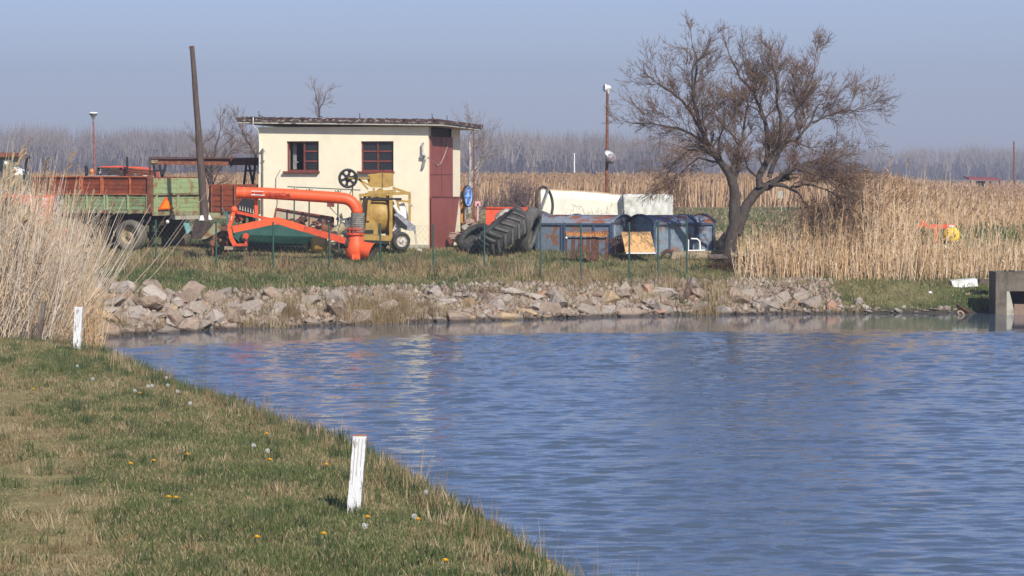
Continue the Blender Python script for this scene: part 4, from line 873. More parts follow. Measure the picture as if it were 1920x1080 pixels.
scrap(600, 425, 72.4, .35, .14, M_rust, 'brown rusty bars and plates right of the tilted brown panel', 5)
scrap(414, 430, 71.8, .26, .22, M_drust, 'dark rusty plates stacked between the bucket and the orange frame', 8)
scrap(412, 452, 71.2, .24, .10, M_rust, 'low rusty bits on the ground below the stacked dark plates', 13)
scrap(645, 425, 72.3, .16, .2, M_navy, 'grey levers and rods standing left of the grey hose', 17)
B = base(424, 72.0); mb = MB(); rs = random.Random(4)
for k in range(10):
    c = at(426 + rs.uniform(-8, 8), 404 + rs.uniform(-8, 8), 71.9); mb.tube([c, c + Vector((rs.uniform(-.12, .12), 0, rs.uniform(-.12, .12)))], .022, 6)
mb.bar(Vector((at(426, 410, 71.9).x, 71.9, B.z)), at(426, 404, 71.9), .05); tag(mb.build('green_valve', mat('blue_green_paint', (.06, .16, .15), (.10, .08, .06), 8), org=B), 'blue-green valve fitting beside the orange hitch frame', 'valve')
# black toothed rake behind the pipe
B = base(468, 72.3); o = thing('toothed_bucket', 'black loader bucket with pale teeth under the left end of the orange pipe', 'bucket', B); Yr = 72.0
mb = MB(); mb.prism([at(454, 373, Yr), at(484, 375, Yr), at(484, 402, Yr), at(442, 390, Yr)], (0, .7, 0)); mb.build('shell', M_black, o)
mb = MB()
for k in range(6): c = at(450 + k * 5, 388 + k * 1.3, Yr - .04); mb.lathe([(.022, 0), (.004, .12)], c - Vector((0, 0, .08)), (0, 0, 1), 6)
each(mb, 'tooth', M_concpale, o)
mb = MB(); mb.bar(Vector((at(470, 400, Yr).x, Yr + .3, B.z)), at(470, 396, Yr + .3), .12); mb.build('stand', M_black, o)
# stone slab under the foot
B = base(442, 70.0); mb = MB(); c = at(443, 464, 70.0); mb.prism([c + Vector((-.28, -.12, -.05)), c + Vector((.27, -.14, -.05)), c + Vector((.25, .15, -.05)), c + Vector((-.25, .18, -.05))], (0, 0, .08)); tag(mb.build('stone_slab', M_straw, org=c - Vector((0, 0, .05))), 'flat pale stone slab under the foot of the orange frame', 'slab')
# green rack
B = base(610, 72.7); o = thing('metal_rack', 'thin green metal rack with three posts in front of the cream wall', 'rack', B); Yk = 72.5
mb = MB(); mb.bar(at(539, 350, Yk), at(676, 356.5, Yk), .03, .025); mb.build('top_rail', M_fgreen, o)
for px in (552, 580, 634):
    mb = MB(); t = at(px, 352 + (px - 540) * .045, Yk); mb.bar(t, Vector((t.x - .02, Yk, B.z)), .035); mb.bar(t - Vector((0, 0, .10)), t + Vector((-.08, 0, -.01)), .02); mb.bar(t - Vector((0, 0, .10)), t + Vector((.08, 0, -.01)), .02); mb.build('post', M_fgreen if px != 580 else M_under, o)
# ================================================================== YELLOW MIXER
B = base(715, 72.2); mx = thing('concrete_mixer', 'ochre yellow concrete mixer with drum, top hopper and black flywheel', 'concrete mixer', B); Ym = 71.6
mb = MB(); mb.lathe([(0, -.42), (.30, -.40), (.46, -.22), (.50, .05), (.48, .24), (.34, .38), (0, .40)], at(709, 402, Ym + .5), (1, .25, 0), 32); mb.lathe([(.50, -.04), (.545, -.03), (.545, .03), (.50, .04)], at(688, 402, Ym + .55), (1, .25, 0), 32, close=True); mb.lathe([(.43, -.04), (.51, -.03), (.51, .03), (.43, .04)], at(726, 402, Ym + .42), (1, .25, 0), 32, close=True); mb.build('drum', M_yellow, mx)
mb = MB(); mb.prism([at(690, 327, Ym + .1), at(716, 324, Ym + .1), at(736, 325, Ym + .1), at(736, 349, Ym + .1), at(722, 352, Ym + .1), at(696, 351, Ym + .1), at(690, 345, Ym + .1)], (0, .5, 0)); hp = mb.build('motor_box', M_yellow, mx)
mb = MB(); mb.bar(at(717.5, 325, Ym + .085), at(717.5, 350, Ym + .085), .02); mb.lathe([(0, .04), (.07, .03), (.09, 0)], at(692, 335, Ym + .12), (-1, -.4, 0), 12); mb.build('box_hardware', M_dyellow, hp)
mb = MB()
for p, q, t in (((690, 355), (672, 335), .045), ((670, 334), (692, 334), .035), ((672, 336), (697, 350), .045), ((736, 352), (768, 363), .06), ((673, 366), (768, 362), .07), ((768, 361), (768, 420), .06), ((676, 366), (676, 452), .06), ((739, 350), (741, 363), .04), ((733, 366), (733, 466), .08), ((701, 352), (700, 366), .05), ((716, 352), (717, 366), .05), ((690, 362), (738, 359), .09), ((742, 376), (766, 378), .05), ((745, 378), (752, 412), .05), ((678, 445), (740, 447), .13), ((700, 366), (712, 354), .05), ((726, 364), (712, 354), .05)):
    mb.bar(at(*p, Ym), at(*q, Ym), t, t)
    if p[0] not in (690, 670, 672, 701, 716, 700, 726): mb.bar(at(*p, Ym + .95), at(*q, Ym + .95), t, t)
for p in ((676, 367), (733, 367), (768, 363), (678, 446), (733, 447)): mb.bar(at(*p, Ym), at(*p, Ym + .95), .06, .06)
mb.build('frame', M_yellow, mx)
mb = MB(); mb.bar(at(676, 373, Ym - .02), at(753, 373, Ym - .02), .05, .05); mb.build('drive_shaft', M_black, mx)
mb = MB(); mb.bar(at(676, 452, Ym + .1), at(730, 455, Ym + .1), .3, .07)
for k in range(7): mb.sphere(at(682 + k * 8, 457 + (k % 2) * 3, Ym + .1), .06, 8, 6)
mb.build('underside', M_black, mx)
mb = MB(); mb.prism([at(686, 414, Ym - .05), at(692, 411, Ym - .05), at(700, 412, Ym - .05), at(707, 420, Ym - .05), at(709, 440, Ym - .05), at(684, 440, Ym - .05)], (0, .3, 0)); mb.bar(at(693, 375, Ym - .06), at(690, 414, Ym - .06), .08, .10); mb.build('gear_guard', M_yellow, mx)
mb = MB(); mb.box(at(693, 434, Ym - .06), (.2, .04, .08)); mb.build('grille', M_black, mx)
# flywheel
fc = at(652.5, 334.5, Ym - .1); fa = Vector((.22, -1, .02)); mb = MB(); mb.lathe([(.185, -.035), (.245, -.04), (.25, 0), (.245, .04), (.185, .035)], fc, fa, 36, close=True); mb.lathe([(0, -.05), (.075, -.05), (.08, 0), (.075, .05), (0, .05)], fc, fa, 18)
a_, u_, v_ = frame_of(fa)
for k in range(6):
    t = k * math.pi / 3 + .3; d = u_ * math.cos(t) + v_ * math.sin(t); e = a_.cross(d); P = [fc + d * .06 - e * .045, fc + d * .13 - e * .03, fc + d * .20 - e * .055, fc + d * .20 + e * .055, fc + d * .13 + e * .03, fc + d * .06 + e * .045]; mb.prism([p - a_ * .012 for p in P], a_ * .024)
fw = mb.build('flywheel', M_black, mx)
mb = MB(); mb.tube([fc + fa.normalized() * .06, fc - Vector((-.45, -.35, .0))], .03, 8); mb.bar(at(661, 350, Ym), at(661, 368, Ym), .03); mb.tube([at(661, 352, Ym), at(655, 366, Ym)], .012, 5); mb.build('axle', M_dyellow, fw)
# chute, bags and road wheel
mb = MB(); mb.prism([at(738, 402, Ym - .1), at(747, 399, Ym - .1), at(778, 424, Ym - .1), at(779, 434, Ym - .1), at(764, 432, Ym - .1)], (0, .35, 0)); ch = mb.build('chute', M_galv, mx)
mb = MB(); mb.prism([at(748, 383, Ym + .1), at(757, 380, Ym + .1), at(768, 412, Ym + .1), at(779, 426, Ym + .1), at(760, 420, Ym + .1), at(748, 404, Ym + .1)], (0, .3, 0)); mb.tube([at(742, 432, Ym), at(752, 404, Ym), at(738, 385, Ym)], .05, 8); mb.build('cement_crust', M_lampw, ch)
mb = MB(); mb.prism([at(739, 407, Ym - .12), at(743, 405, Ym - .12), at(764, 425, Ym - .12), at(762, 432, Ym - .12), at(745, 424, Ym - .12)], (0, .02, 0)); mb.build('chute_lip', M_black, ch)
wheel(mx, at(752, 452, Ym - .12), (.35, -1, 0), .235, .17, M_tyre, M_rim_w, rim=.62); wheel(mx, at(742, 450, Ym + .9), (.35, -1, 0), .235, .17, M_tyre, M_rim_w, rim=.62)
mb = MB(); mb.tube([at(747, 430, Ym - .05), at(741, 436, Ym - .05), at(739, 450, Ym - .05)], .055, 10); mb.build('mudguard', M_navy, mx)
mb = MB(); mb.bar(at(778, 430, Ym), at(781, 468, Ym - .1), .05); mb.bar(at(781, 466, Ym - .15), at(790, 470, Ym - .1), .06); mb.build('prop_stand', M_concpale, mx)
mb = MB(); mb.tube([at(766, 384, Ym), at(773, 385, Ym)], .035, 8); mb.build('grease_cup', M_concpale, mx)
# cream sack on the ground left of it
mb = MB(); mb.tube([at(621, 443, 71.5), at(632, 433, 71.5), at(646, 424, 71.5)], [.08, .13, .10], 10); mb.bar(at(640, 440, 71.5), Vector((at(640, 440, 71.5).x, 71.5, gz(-4.2, 71.5))), .1)
tag(mb.build('sack', mat('cream_sacking', (.50, .42, .24), (.35, .27, .14), 8, rough=.9), org=base(635, 71.5)), 'dirty cream sack propped up left of the grey hose', 'sack')
# ================================================================== RIGHT OF THE HOUSE
B = base(871, 76); o = thing('flywheel_machine', 'orange-brown upright machine frame with a bright blue spoked wheel', 'machine', B); Yo = 75.8
mb = MB(); mb.prism([at(863, 350, Yo), at(871, 349, Yo), at(871, 418, Yo), at(864, 418, Yo)], (0, .5, 0)); mb.bar(at(868, 416, Yo + .2), Vector((at(868, 416, Yo).x, Yo + .2, B.z)), .12); mb.build('frame', M_orwood, o)
fc = at(876.5, 368, Yo - .1); fa = Vector((1, -.42, 0)); mb = MB(); mb.lathe([(.23, -.03), (.27, -.03), (.27, .03), (.23, .03)], fc, fa, 28, close=True); mb.lathe([(0, -.05), (.06, -.05), (.06, .05), (0, .05)], fc, fa, 12)
a_, u_, v_ = frame_of(fa)
for k in range(6): t = k * math.pi / 3; mb.bar(fc, fc + (u_ * math.cos(t) + v_ * math.sin(t)) * .24, .03)
fw = mb.build('spoked_wheel', M_bluewheel, o); mb = MB(); mb.lathe([(.268, -.035), (.29, -.035), (.29, .035), (.268, .035)], fc, fa, 28, close=True); mb.build('belt_rim', M_black, fw)
mb = MB(); mb.bar(at(872.5, 350, Yo - .1), Vector((at(872.5, 350, Yo).x, Yo - .1, B.z)), .03); mb.build('side_post', M_galv, o)
# bent grey-brown bar
mb = MB(); mb.tube([at(888, 380, 74.5), at(888.5, 400, 74.5), at(893, 415, 74.3), at(898, 430, 74.2)], .03, 6); mb.tube([at(887, 395, 74.5), at(884, 425, 74.3)], .02, 6); mb.bar(at(898, 430, 74.2), Vector((at(900, 430, 74.2).x, 74.2, gz(-.8, 74))), .05)
tag(mb.build('bent_bar', M_rust, org=base(892, 74.3)), 'rusty bar bent like a hook rising from the rubble', 'metal bar')
def rock_mesh(seed, sx, sy, sz, name='rock', npt=15):
    rs = random.Random(seed); b = bmesh.new()
    for k in range(npt):
        v = Vector((rs.gauss(0, 1), rs.gauss(0, 1), rs.gauss(0, 1))).normalized() * rs.uniform(.8, 1.05); v = Vector((max(-.82, min(.82, v.x)), v.y, max(-.75, min(.75, v.z)))); b.verts.new((v.x * sx, v.y * sy, v.z * sz))
    bmesh.ops.convex_hull(b, input=b.verts); bmesh.ops.delete(b, geom=[v for v in b.verts if not v.link_faces], context='VERTS')
    bmesh.ops.dissolve_limit(b, angle_limit=.22, verts=b.verts, edges=b.edges)
    bmesh.ops.bevel(b, geom=list(b.edges), offset=.045 * min(sx, sy, sz) * 2, segments=1, affect='EDGES', clamp_overlap=True)
    bmesh.ops.triangulate(b, faces=b.faces); bmesh.ops.subdivide_edges(b, edges=b.edges, cuts=1, use_grid_fill=True)
    for v in b.verts: v.co += Vector((rs.gauss(0, 1), rs.gauss(0, 1), rs.gauss(0, 1))) * .018 * min(sx, sy, sz) * 1.6
    bmesh.ops.recalc_face_normals(b, faces=b.faces)
    me = bpy.data.meshes.new(name); b.to_mesh(me); b.free(); return me
rub = [('pale', (881, 417), M_brick), ('brown', (891, 424), M_concred), ('grey', (874, 428), M_concpale), ('reddish', (903, 430), M_brick), ('dark', (884, 431), M_drust)]
for i, (w_, (px, py), m_) in enumerate(rub):
    me = rock_mesh(900 + i, .17, .15, .14); me.materials.append(m_); ob = bpy.data.objects.new('rubble_block', me); C.objects.link(ob); ob.location = at(px, py, 73.6 - .1 * i)
    tag(ob, {'pale': 'pale topmost chunk of rubble right of the red metal sheet', 'brown': 'brown chunk of rubble under the rusty hooked bar', 'grey': 'pale grey chunk of rubble touching the corner of the cream building', 'reddish': 'reddish chunk of rubble left of the big lugged tyre', 'dark': 'dark rusty chunk low in the rubble by the cream building'}[w_], 'rubble', 'rubble beside the building')
me = rock_mesh(77, .75, .5, .34); me.materials.append(M_brick); ob = bpy.data.objects.new('rubble_heap', me); C.objects.link(ob); ob.location = at(886, 447, 73.9); tag(ob, 'brown heap of earth and brick between the building and the tyres', 'rubble heap')
# concrete footing at the wall
mb = MB(); mb.box(at(877, 445, 74.0), (.25, .5, .75)); tag(mb.build('brick_footing', M_brick, org=base(877, 74)), 'broken brick footing at the right corner of the building', 'footing')
# orange box and white drum
B = base(948, 75.5); o = thing('orange_machine', 'bright orange box-shaped machine body standing behind the tyres', 'machine', B); Yx = 75.2
mb = MB(); mb.prism([at(911, 390, Yx), at(964, 389, Yx), at(964, 446, Yx), at(911, 446, Yx)], (0, .02, 0)); mb.prism([at(911, 390, Yx), at(964, 389, Yx), at(990, 391, Yx + .8), at(990, 440, Yx + .8), at(964, 446, Yx)], (0, .6, 0)); mb.build('body', M_tractorred, o)
mb = MB(); mb.bar(at(911, 389.5, Yx - .02), at(990, 390, Yx - .02), .04, .04); mb.build('top_edge', M_orange_old, o)
# tyres
def lug_tyre(px, py, Y, Rr, wd_, axis, label, m_=M_tyre):
    c = at(px, py, Y); a, u, v = frame_of(axis); h = wd_ / 2; root = thing('lugged_tyre', label, 'tyre', c - Vector((0, 0, Rr * .5)))
    mb = MB(); mb.lathe([(Rr * .55, -h * .8), (Rr * .72, -h), (Rr * .88, -h * .97), (Rr * .935, -h * .6), (Rr * .95, 0), (Rr * .935, h * .6), (Rr * .88, h * .97), (Rr * .72, h), (Rr * .55, h * .8), (Rr * .57, h * .6), (Rr * .78, h * .7), (Rr * .85, 0), (Rr * .78, -h * .7), (Rr * .57, -h * .6)], c, axis, 48, close=True)
    mb.build('carcass', m_, root); mb = MB(); nl = 20
    for s in (1, -1):
        for k in range(nl):
            t0 = (k + (.5 if s < 0 else 0)) * 2 * math.pi / nl; P = []; Q = []
            for j in range(5):
                f = j / 4; hh = s * h * (.04 + .96 * f); t = t0 - .30 * f; d = u * math.cos(t) + v * math.sin(t); e = v * math.cos(t) - u * math.sin(t)
                rb = Rr * (.94 - .0 * f - .09 * f ** 4); rt = Rr * (1.0 - .055 * f ** 3); w2 = .038 * Rr * 1.4
                P.append([c + a * hh + d * rb - e * w2, c + a * hh + d * rt - e * w2 * .75, c + a * hh + d * rt + e * w2 * .75, c + a * hh + d * rb + e * w2])
            vs = [q for r_ in P for q in r_]; fs = [(j * 4 + i, j * 4 + i + 1, j * 4 + i + 5, j * 4 + i + 4) for j in range(4) for i in range(3)] + [(0, 1, 2, 3), (16, 17, 18, 19)]
            mb.add(vs, fs)
    mb.build('tread_lugs', mat('worn_tread_rubber', (.12, .112, .10), (.075, .07, .062), 6, rough=.8), root); return root
lug_tyre(945, 434, 71.2, .72, .60, (-.60, -.10, .79), 'big tractor tyre with deep chevron tread leaning in front of the orange machine')
def plain_tyre(px, py, Y, Rr, wd_, axis, label, m_=M_tyre):
    c = at(px, py, Y); h = wd_ / 2; mb = MB(); mb.lathe([(Rr * .58, -h * .7), (Rr * .75, -h), (Rr * .92, -h * .85), (Rr, -h * .4), (Rr, h * .4), (Rr * .92, h * .85), (Rr * .75, h), (Rr * .58, h * .7), (Rr * .66, h * .4), (Rr * .9, 0), (Rr * .66, -h * .4)], c, axis, 40, close=True)
    return tag(mb.build('old_tyre', m_, org=c - Vector((0, 0, Rr * .4))), label, 'tyre')
plain_tyre(893, 450, 71.8, .48, .40, (-.45, -.5, .74), 'smaller black tyre lying tilted left of the big lugged tyre')
plain_tyre(991, 432, 71.9, .60, .34, (.93, -.25, -.28), 'dusty black tyre standing on edge between the lugged tyre and the blue bin', mat('dusty_grey_rubber', (.085, .08, .073), (.13, .12, .105), 4, rough=.9, bump=.4))
plain_tyre(1006, 437, 72.9, .52, .3, (.95, -.2, 0), 'black tyre standing behind the dusty one against the blue bin')
plain_tyre(1014, 418, 73.6, .42, .32, (.3, -.5, .8), 'grey tyre piled on top beside the thin hoop', mat('dusty_grey_rubber', (.1, .1, .1)))
c = at(943, 404, 74.4); mb = MB(); mb.lathe([(0, .1), (.2, .08), (.26, 0), (.27, -.3)], c, (-.5, -.3, .75), 24); mb.bar(c - Vector((0, 0, .2)), Vector((c.x, c.y, gz(c.x, c.y))), .1); tag(mb.build('white_drum', M_rim_w, org=Vector((c.x, c.y, gz(c.x, c.y)))), 'round off-white drum cap showing behind the big lugged tyre', 'drum')
# thin hoop
c = at(1021, 381, 73.2); o = thing('hoop', 'thin black hoop with a grey strut standing upright before the white tank', 'hoop', Vector((c.x, c.y, gz(c.x, c.y))))
mb = MB(); a, u, v = frame_of((.86, -.5, .1)); mb.tube([c + (u * math.cos(t * math.pi / 16) + v * math.sin(t * math.pi / 16)) * (.38 if abs(0) else .42) for t in range(33)], .038, 8, caps=False); mb.build('ring', M_tyre, o)
mb = MB(); mb.bar(at(1028, 353, 73.3), at(1013, 396, 73.1), .07, .05); mb.bar(at(1018, 404, 73.2), Vector((c.x, c.y, gz(c.x, c.y))), .05); mb.build('strut', M_galv, o)
# white tank and tarp covered tank
B = base(1100, 80); o = thing('white_tank', 'long low cream-white tank body behind the blue bin', 'tank', B); Yw = 79
mb = MB(); prof = []
P = [at(1014, 356, Yw), at(1060, 357.5, Yw), at(1110, 360.5, Yw), at(1166, 367, Yw), at(1168, 428, Yw), at(1010, 428, Yw)]
def round_top(P, dep, n=5):
    rows = []
    for j in range(n + 1):
        t = j / n * math.pi / 2; rows.append((math.sin(t), 1 - math.cos(t)))
    return rows
nn = 13
for i in range(nn):
    f = i / (nn - 1); px = 1014 + 152 * f; ty = 356 + 1.5 * f + 8.5 * f * f; T_ = at(px, ty, Yw); zb = B.z + .1; r_ = .22
    ring = [(T_.x, Yw - .0, zb), (T_.x, Yw, T_.z - r_)] + [(T_.x, Yw + r_ - r_ * math.cos(a), T_.z - r_ + r_ * math.sin(a)) for a in (.5, 1.0, 1.57)] + [(T_.x, Yw + 1.3, T_.z), (T_.x, Yw + 1.5, T_.z - .2), (T_.x, Yw + 1.5, zb)]
    mb.v += [tuple(p) for p in ring]
K = 8
for i in range(nn - 1):
    for k in range(K - 1): mb.f.append((i * K + k, (i + 1) * K + k, (i + 1) * K + k + 1, i * K + k + 1)); mb.sm.append(False); mb.mi.append(0)
mb.f += [tuple(range(K)), tuple(range((nn - 1) * K, nn * K))]; mb.sm += [False] * 2; mb.mi += [0, 0]
tk = mb.build('body', M_tank, o)
mb = MB(); mb.bar(at(1014, 355.5, Yw + .2), at(1110, 360, Yw + .2), .05, .05); mb.bar(at(1110, 360, Yw + .2), at(1166, 366.5, Yw + .2), .05, .05); mb.build('top_seam', M_palewood, tk)
B = base(1213, 79); o = thing('tarp_stack', 'block wrapped in wrinkled dirty white tarpaulin right of the white tank', 'covered load', B)
mb = MB(); cols_, rows_ = 22, 9; rs = random.Random(5)
def tp(i, j, yy): px = 1166 + 96 * i / cols_; py = 364.5 + 1.2 * math.sin(i * 1.3) * .6 + (1.5 if i > cols_ - 2 else 0) + 62 * j / rows_; p = at(px, py, Yw - .2); return Vector((p.x, yy + .05 * math.sin(i * 1.9 + j * .8) + .035 * rs.uniform(-1, 1), p.z))
g_ = [[tp(i, j, Yw - .25) for i in range(cols_ + 1)] for j in range(rows_ + 1)]; bk = [[p + Vector((0, 1.4, 0)) for p in r_] for r_ in g_]
nv = (cols_ + 1) * (rows_ + 1); vs = [p for r_ in g_ for p in r_] + [p for r_ in bk for p in r_]; ww = cols_ + 1
fs = [(j * ww + i, j * ww + i + 1, (j + 1) * ww + i + 1, (j + 1) * ww + i) for j in range(rows_) for i in range(cols_)]; fs += [tuple(q + nv for q in f) for f in fs]
fs += [(i, i + 1, nv + i + 1, nv + i) for i in range(cols_)] + [(j * ww, (j + 1) * ww, nv + (j + 1) * ww, nv + j * ww) for j in range(rows_)] + [(j * ww + cols_, (j + 1) * ww + cols_, nv + (j + 1) * ww + cols_, nv + j * ww + cols_) for j in range(rows_)]
mb.add(vs, fs, True); mb.build('tarpaulin', M_tarp, o)
mb = MB(); mb.tube([g_[0][0] + Vector((.02, -.04, 0)), g_[5][0] + Vector((.06, -.04, 0)), g_[9][0] + Vector((.02, -.04, 0))], .018, 6); mb.build('rope', M_navy, o)
# blue bins with barrel roofs
def barrel_bin(px_c, Y, rot, L_, D_, py_top, py_bot, rise, label, front_left, ribs, wm):
    """near bottom corner at px_c; the long front runs to the left (front_left) or to the right"""
    x = at(px_c, 450, Y).x; zb = gz(x, Y) - .02; root = thing('metal_bin', label, 'container', (x, Y, zb), rot, local=True); H = (HOR - py_top) * Y / F - zb
    s = -1 if front_left else 1; mb = MB()
    mb.box((s * L_ / 2, D_ / 2, H / 2), (L_, D_, H)); w_ = mb.build('wall', wm, root)
    mb = MB()
    for r_ in ribs: mb.box((s * L_ * r_, -.02, H / 2), (.045, .05, H))
    mb.box((0, -.02, H / 2), (.06, .05, H)); mb.box((s * L_, -.02, H / 2), (.06, .05, H)); mb.box((s * L_ / 2, -.02, H - .02), (L_ + .06, .06, .05)); mb.build('corner_trim', M_bluetrim, w_)
    mb = MB(); n = 12; x0, x1 = (-L_ - .04, .04) if front_left else (-.04, L_ + .04); vs = []
    for xx in (x0, x1):
        for k in range(n + 1): t = k / n; yy = -.05 + (D_ + .1) * t; vs.append((xx, yy, H + .004 + rise * math.sin(math.pi * t) ** .8))
        for k in range(n + 1): t = k / n; yy = -.05 + (D_ + .1) * t; vs.append((xx, yy, H - .0 + rise * math.sin(math.pi * t) ** .8 - (.03 if 0 < k < n else .0)))
    m_ = n + 1; fs = [(k, k + 1, 2 * m_ + k + 1, 2 * m_ + k) for k in range(n)] + [(m_ + k, m_ + k + 1, 3 * m_ + k + 1, 3 * m_ + k) for k in range(n)]
    mb.add(vs, fs, False); rf = mb.build('roof', M_blueroof, root)
    mb = MB(); ends = (0.0, s * L_)
    for xx in ends:
        P = [(xx - .01 if s * xx <= 0 and front_left is False else xx, -.0 + D_ * k / n, H + (rise - .015) * math.sin(math.pi * k / n) ** .8) for k in range(n + 1)]; mb.prism(P, (.012, 0, 0))
    each(mb, 'gable', wm, root)
    for q in [x0, x1] + [s * L_ * r_ for r_ in ribs[1::2]]:
        mb = MB()
        for k in range(n):
            a = Vector((q, -.05 + (D_ + .1) * k / n, H + .02 + rise * math.sin(math.pi * k / n) ** .8)); b_ = Vector((q, -.05 + (D_ + .1) * (k + 1) / n, H + .02 + rise * math.sin(math.pi * (k + 1) / n) ** .8)); mb.bar(a, b_, .05, .025)
        mb.build('roof_hoop', M_bluetrim if not front_left else mat('grey_blue_trim', (.22, .26, .30)), rf)
    return root, H
r1, H1 = barrel_bin(1146, 71.6, R(-20), 1.98, 1.75, 419, 474, .20, 'rusty blue metal bin with arched roof behind the orange trestle', True, (.23, .62, .66), M_blue)
r2, H2 = barrel_bin(1226, 71.2, R(20), 1.62, 1.6, 419, 472, .20, 'rusty blue metal bin with arched roof behind the pale orange board', False, (.26, .70, .72), M_bluelt)
mb = MB(); mb.box((.02, .55, H1 * .72), (.03, .7, .34)); mb.build('end_window', mat('hazy_window', (.33, .42, .48), (.2, .24, .28), 5, rough=.3), r1)
mb = MB(); c0 = (.9, -.25, 0)
pts = [(.86, -.3, .50), (1.05, -.3, .56), (1.18, -.3, .55), (1.24, -.3, .45), (1.24, -.3, .10)]
o = thing('chair_frame', 'white bent tube frame standing before the right blue bin', 'metal frame', base(1305, 70.6)); Yc = 70.5
mb.v = []; mb.tube([at(1291, 470, Yc), at(1291, 455, Yc), at(1291, 449, Yc)], .014, 6); mb.tube([at(1296, 447.5, Yc), at(1307, 448, Yc), at(1312, 452, Yc), at(1313, 471, Yc)], .02, 6); mb.tube([at(1290, 470, Yc), at(1327, 469, Yc)], .018, 6); mb.sphere(at(1327, 458, Yc), .03, 8, 6); mb.tube([at(1327, 458, Yc), at(1327, 472, Yc)], .012, 5); mb.tube([at(1291, 470, Yc), at(1291, 481, Yc)], .014, 6); mb.tube([at(1313, 470, Yc), at(1313, 481, Yc)], .014, 6); mb.build('tube_frame', M_white, o)
mb = MB(); mb.prism([at(1262, 472, 70.2), at(1340, 470, 70.2), at(1342, 486, 70.2), at(1258, 486, 70.2)], (0, .5, 0)); tag(mb.build('concrete_slab', M_straw, org=base(1300, 70.2)), 'low pale concrete slab in front of the right blue bin', 'slab')
mb = MB(); mb.tube([at(1240, 478, 70.3), at(1250, 470, 70.3), at(1262, 472, 70.3), at(1268, 481, 70.3)], .05, 8); tag(mb.build('bent_hose', M_drust, org=base(1255, 70.3)), 'dark curved pipe on the ground left of the concrete slab', 'pipe')
# pale orange board
B = base(1197, 70.2); mb = MB(); mb.prism([at(1165, 435.5, 70.4), at(1220, 435, 70.4), at(1229, 473, 69.9), at(1173, 473, 69.9)], (0, .04, .01)); o = thing('leaning_board', 'smooth pale orange board leaning back between the two blue bins', 'board', B); mb.build('board', M_board, o)
mb = MB(); mb.bar(at(1174, 474.5, 69.9), at(1229, 474.5, 69.9), .05, .03); mb.build('white_edge', M_white, o); mb = MB(); mb.bar(at(1180, 440, 70.45), at(1182, 478, 71.0), .05); mb.bar(at(1215, 440, 70.45), at(1217, 478, 71.0), .05); mb.bar(at(1178, 475, 69.95), at(1179, 482, 69.95), .05); mb.bar(at(1224, 475, 69.95), at(1223, 482, 69.95), .05); mb.build('strut', M_oldwood, o)
mb = MB(); 
for k in range(6): mb.bar(at(1143 + k * 5, 450 - k * 1.6, 70.9 + k * .02), at(1150 + k * 4, 462 - k, 70.9), .03)
mb.bar(at(1140, 452, 70.9), at(1172, 438, 70.9), .04); mb.lathe([(0, -.05), (.12, -.05), (.12, .05), (0, .05)], at(1163, 465, 70.8), (.8, -.6, 0), 14); mb.bar(at(1150, 455, 70.9), at(1150, 480, 70.9), .04)
tag(mb.build('cart_parts', M_drust, org=base(1155, 70.9)), 'dark iron cart parts between the orange trestle and the pale board', 'scrap metal')
# rusty orange trestle machine
B = base(1100, 69.7); o = thing('rusty_trestle', 'low rusty stand with bright orange crossbar and dark legs', 'stand', B); Ye = 69.6
mb = MB(); mb.bar(at(1062, 439.5, Ye), at(1138, 441.5, Ye), .16, .07)
for k in range(16):
    p = at(1063 + k * 4.9, 434 + (k % 3) * .6, Ye); mb.bar(p, p - Vector((0, 0, .10)), .022)
mb.build('crossbar', M_orwood, o)
mb = MB()
for k in range(18): p = at(1060 + k * 4.6, 431.5 + (k % 2) * 1.5, Ye + .1); mb.bar(p, p - Vector((0, 0, .12)), .02)
mb.bar(at(1059, 436, Ye + .1), at(1142, 437, Ye + .1), .03, .03); mb.build('tine_row', M_rust, o)
mb = MB()
for px, w_, py in ((1075, .09, 484), (1086, .05, 480), (1103, .09, 486), (1113, .12, 486), (1120, .07, 485), (1137, .07, 486), (1092, .04, 478), (1062, .04, 482)): mb.bar(at(px, 445, Ye + .05), at(px + random.uniform(-1.5, 1), py + 2, Ye - .02), w_, w_ * .8)
mb.bar(at(1060, 447, Ye + .05), at(1142, 448, Ye + .05), .05, .04); each(mb, 'leg', M_drust, o)
mb = MB(); mb.sphere(at(1062, 446, Ye - .05), .03, 8, 6); mb.build('knob', M_white, o)
# stump debris right of bin
B = base(1350, 70.2); mb = MB()
me = rock_mesh(301, .28, .22, .35, 'debris'); me.materials.append(M_straw); ob = bpy.data.objects.new('debris_pile', me); C.objects.link(ob); ob.location = at(1352, 452, 70.9); tag(ob, 'pale broken debris leaning between the right bin and the tree trunk', 'debris')
for i, (px, py, s, lab) in enumerate(((1395, 476, .26, 'whitish broken block at the right foot of the bare tree'), (1345, 482, .20, 'brown clump of roots at the left foot of the bare tree'), (1425, 474, .22, 'pale fallen block in the reeds just right of the tree'), (1505, 452, .22, 'pale plank end showing through the reeds right of the tree'), (1618, 458, .2, 'grey lump of rubble half hidden in the middle of the reeds'), (1565, 473, .15, 'small white lump lying low in the reeds'), (1736, 463, .34, 'flat pale slab in the reeds below the yellow disc'))):
    me = rock_mesh(310 + i, s * 1.6, s, s * .5, 'debris'); me.materials.append(M_straw if i != 1 else M_oldwood); ob = bpy.data.objects.new('debris_block', me); C.objects.link(ob); ob.location = at(px, py, 68.6 if i < 3 else 73.5); tag(ob, lab, 'debris')
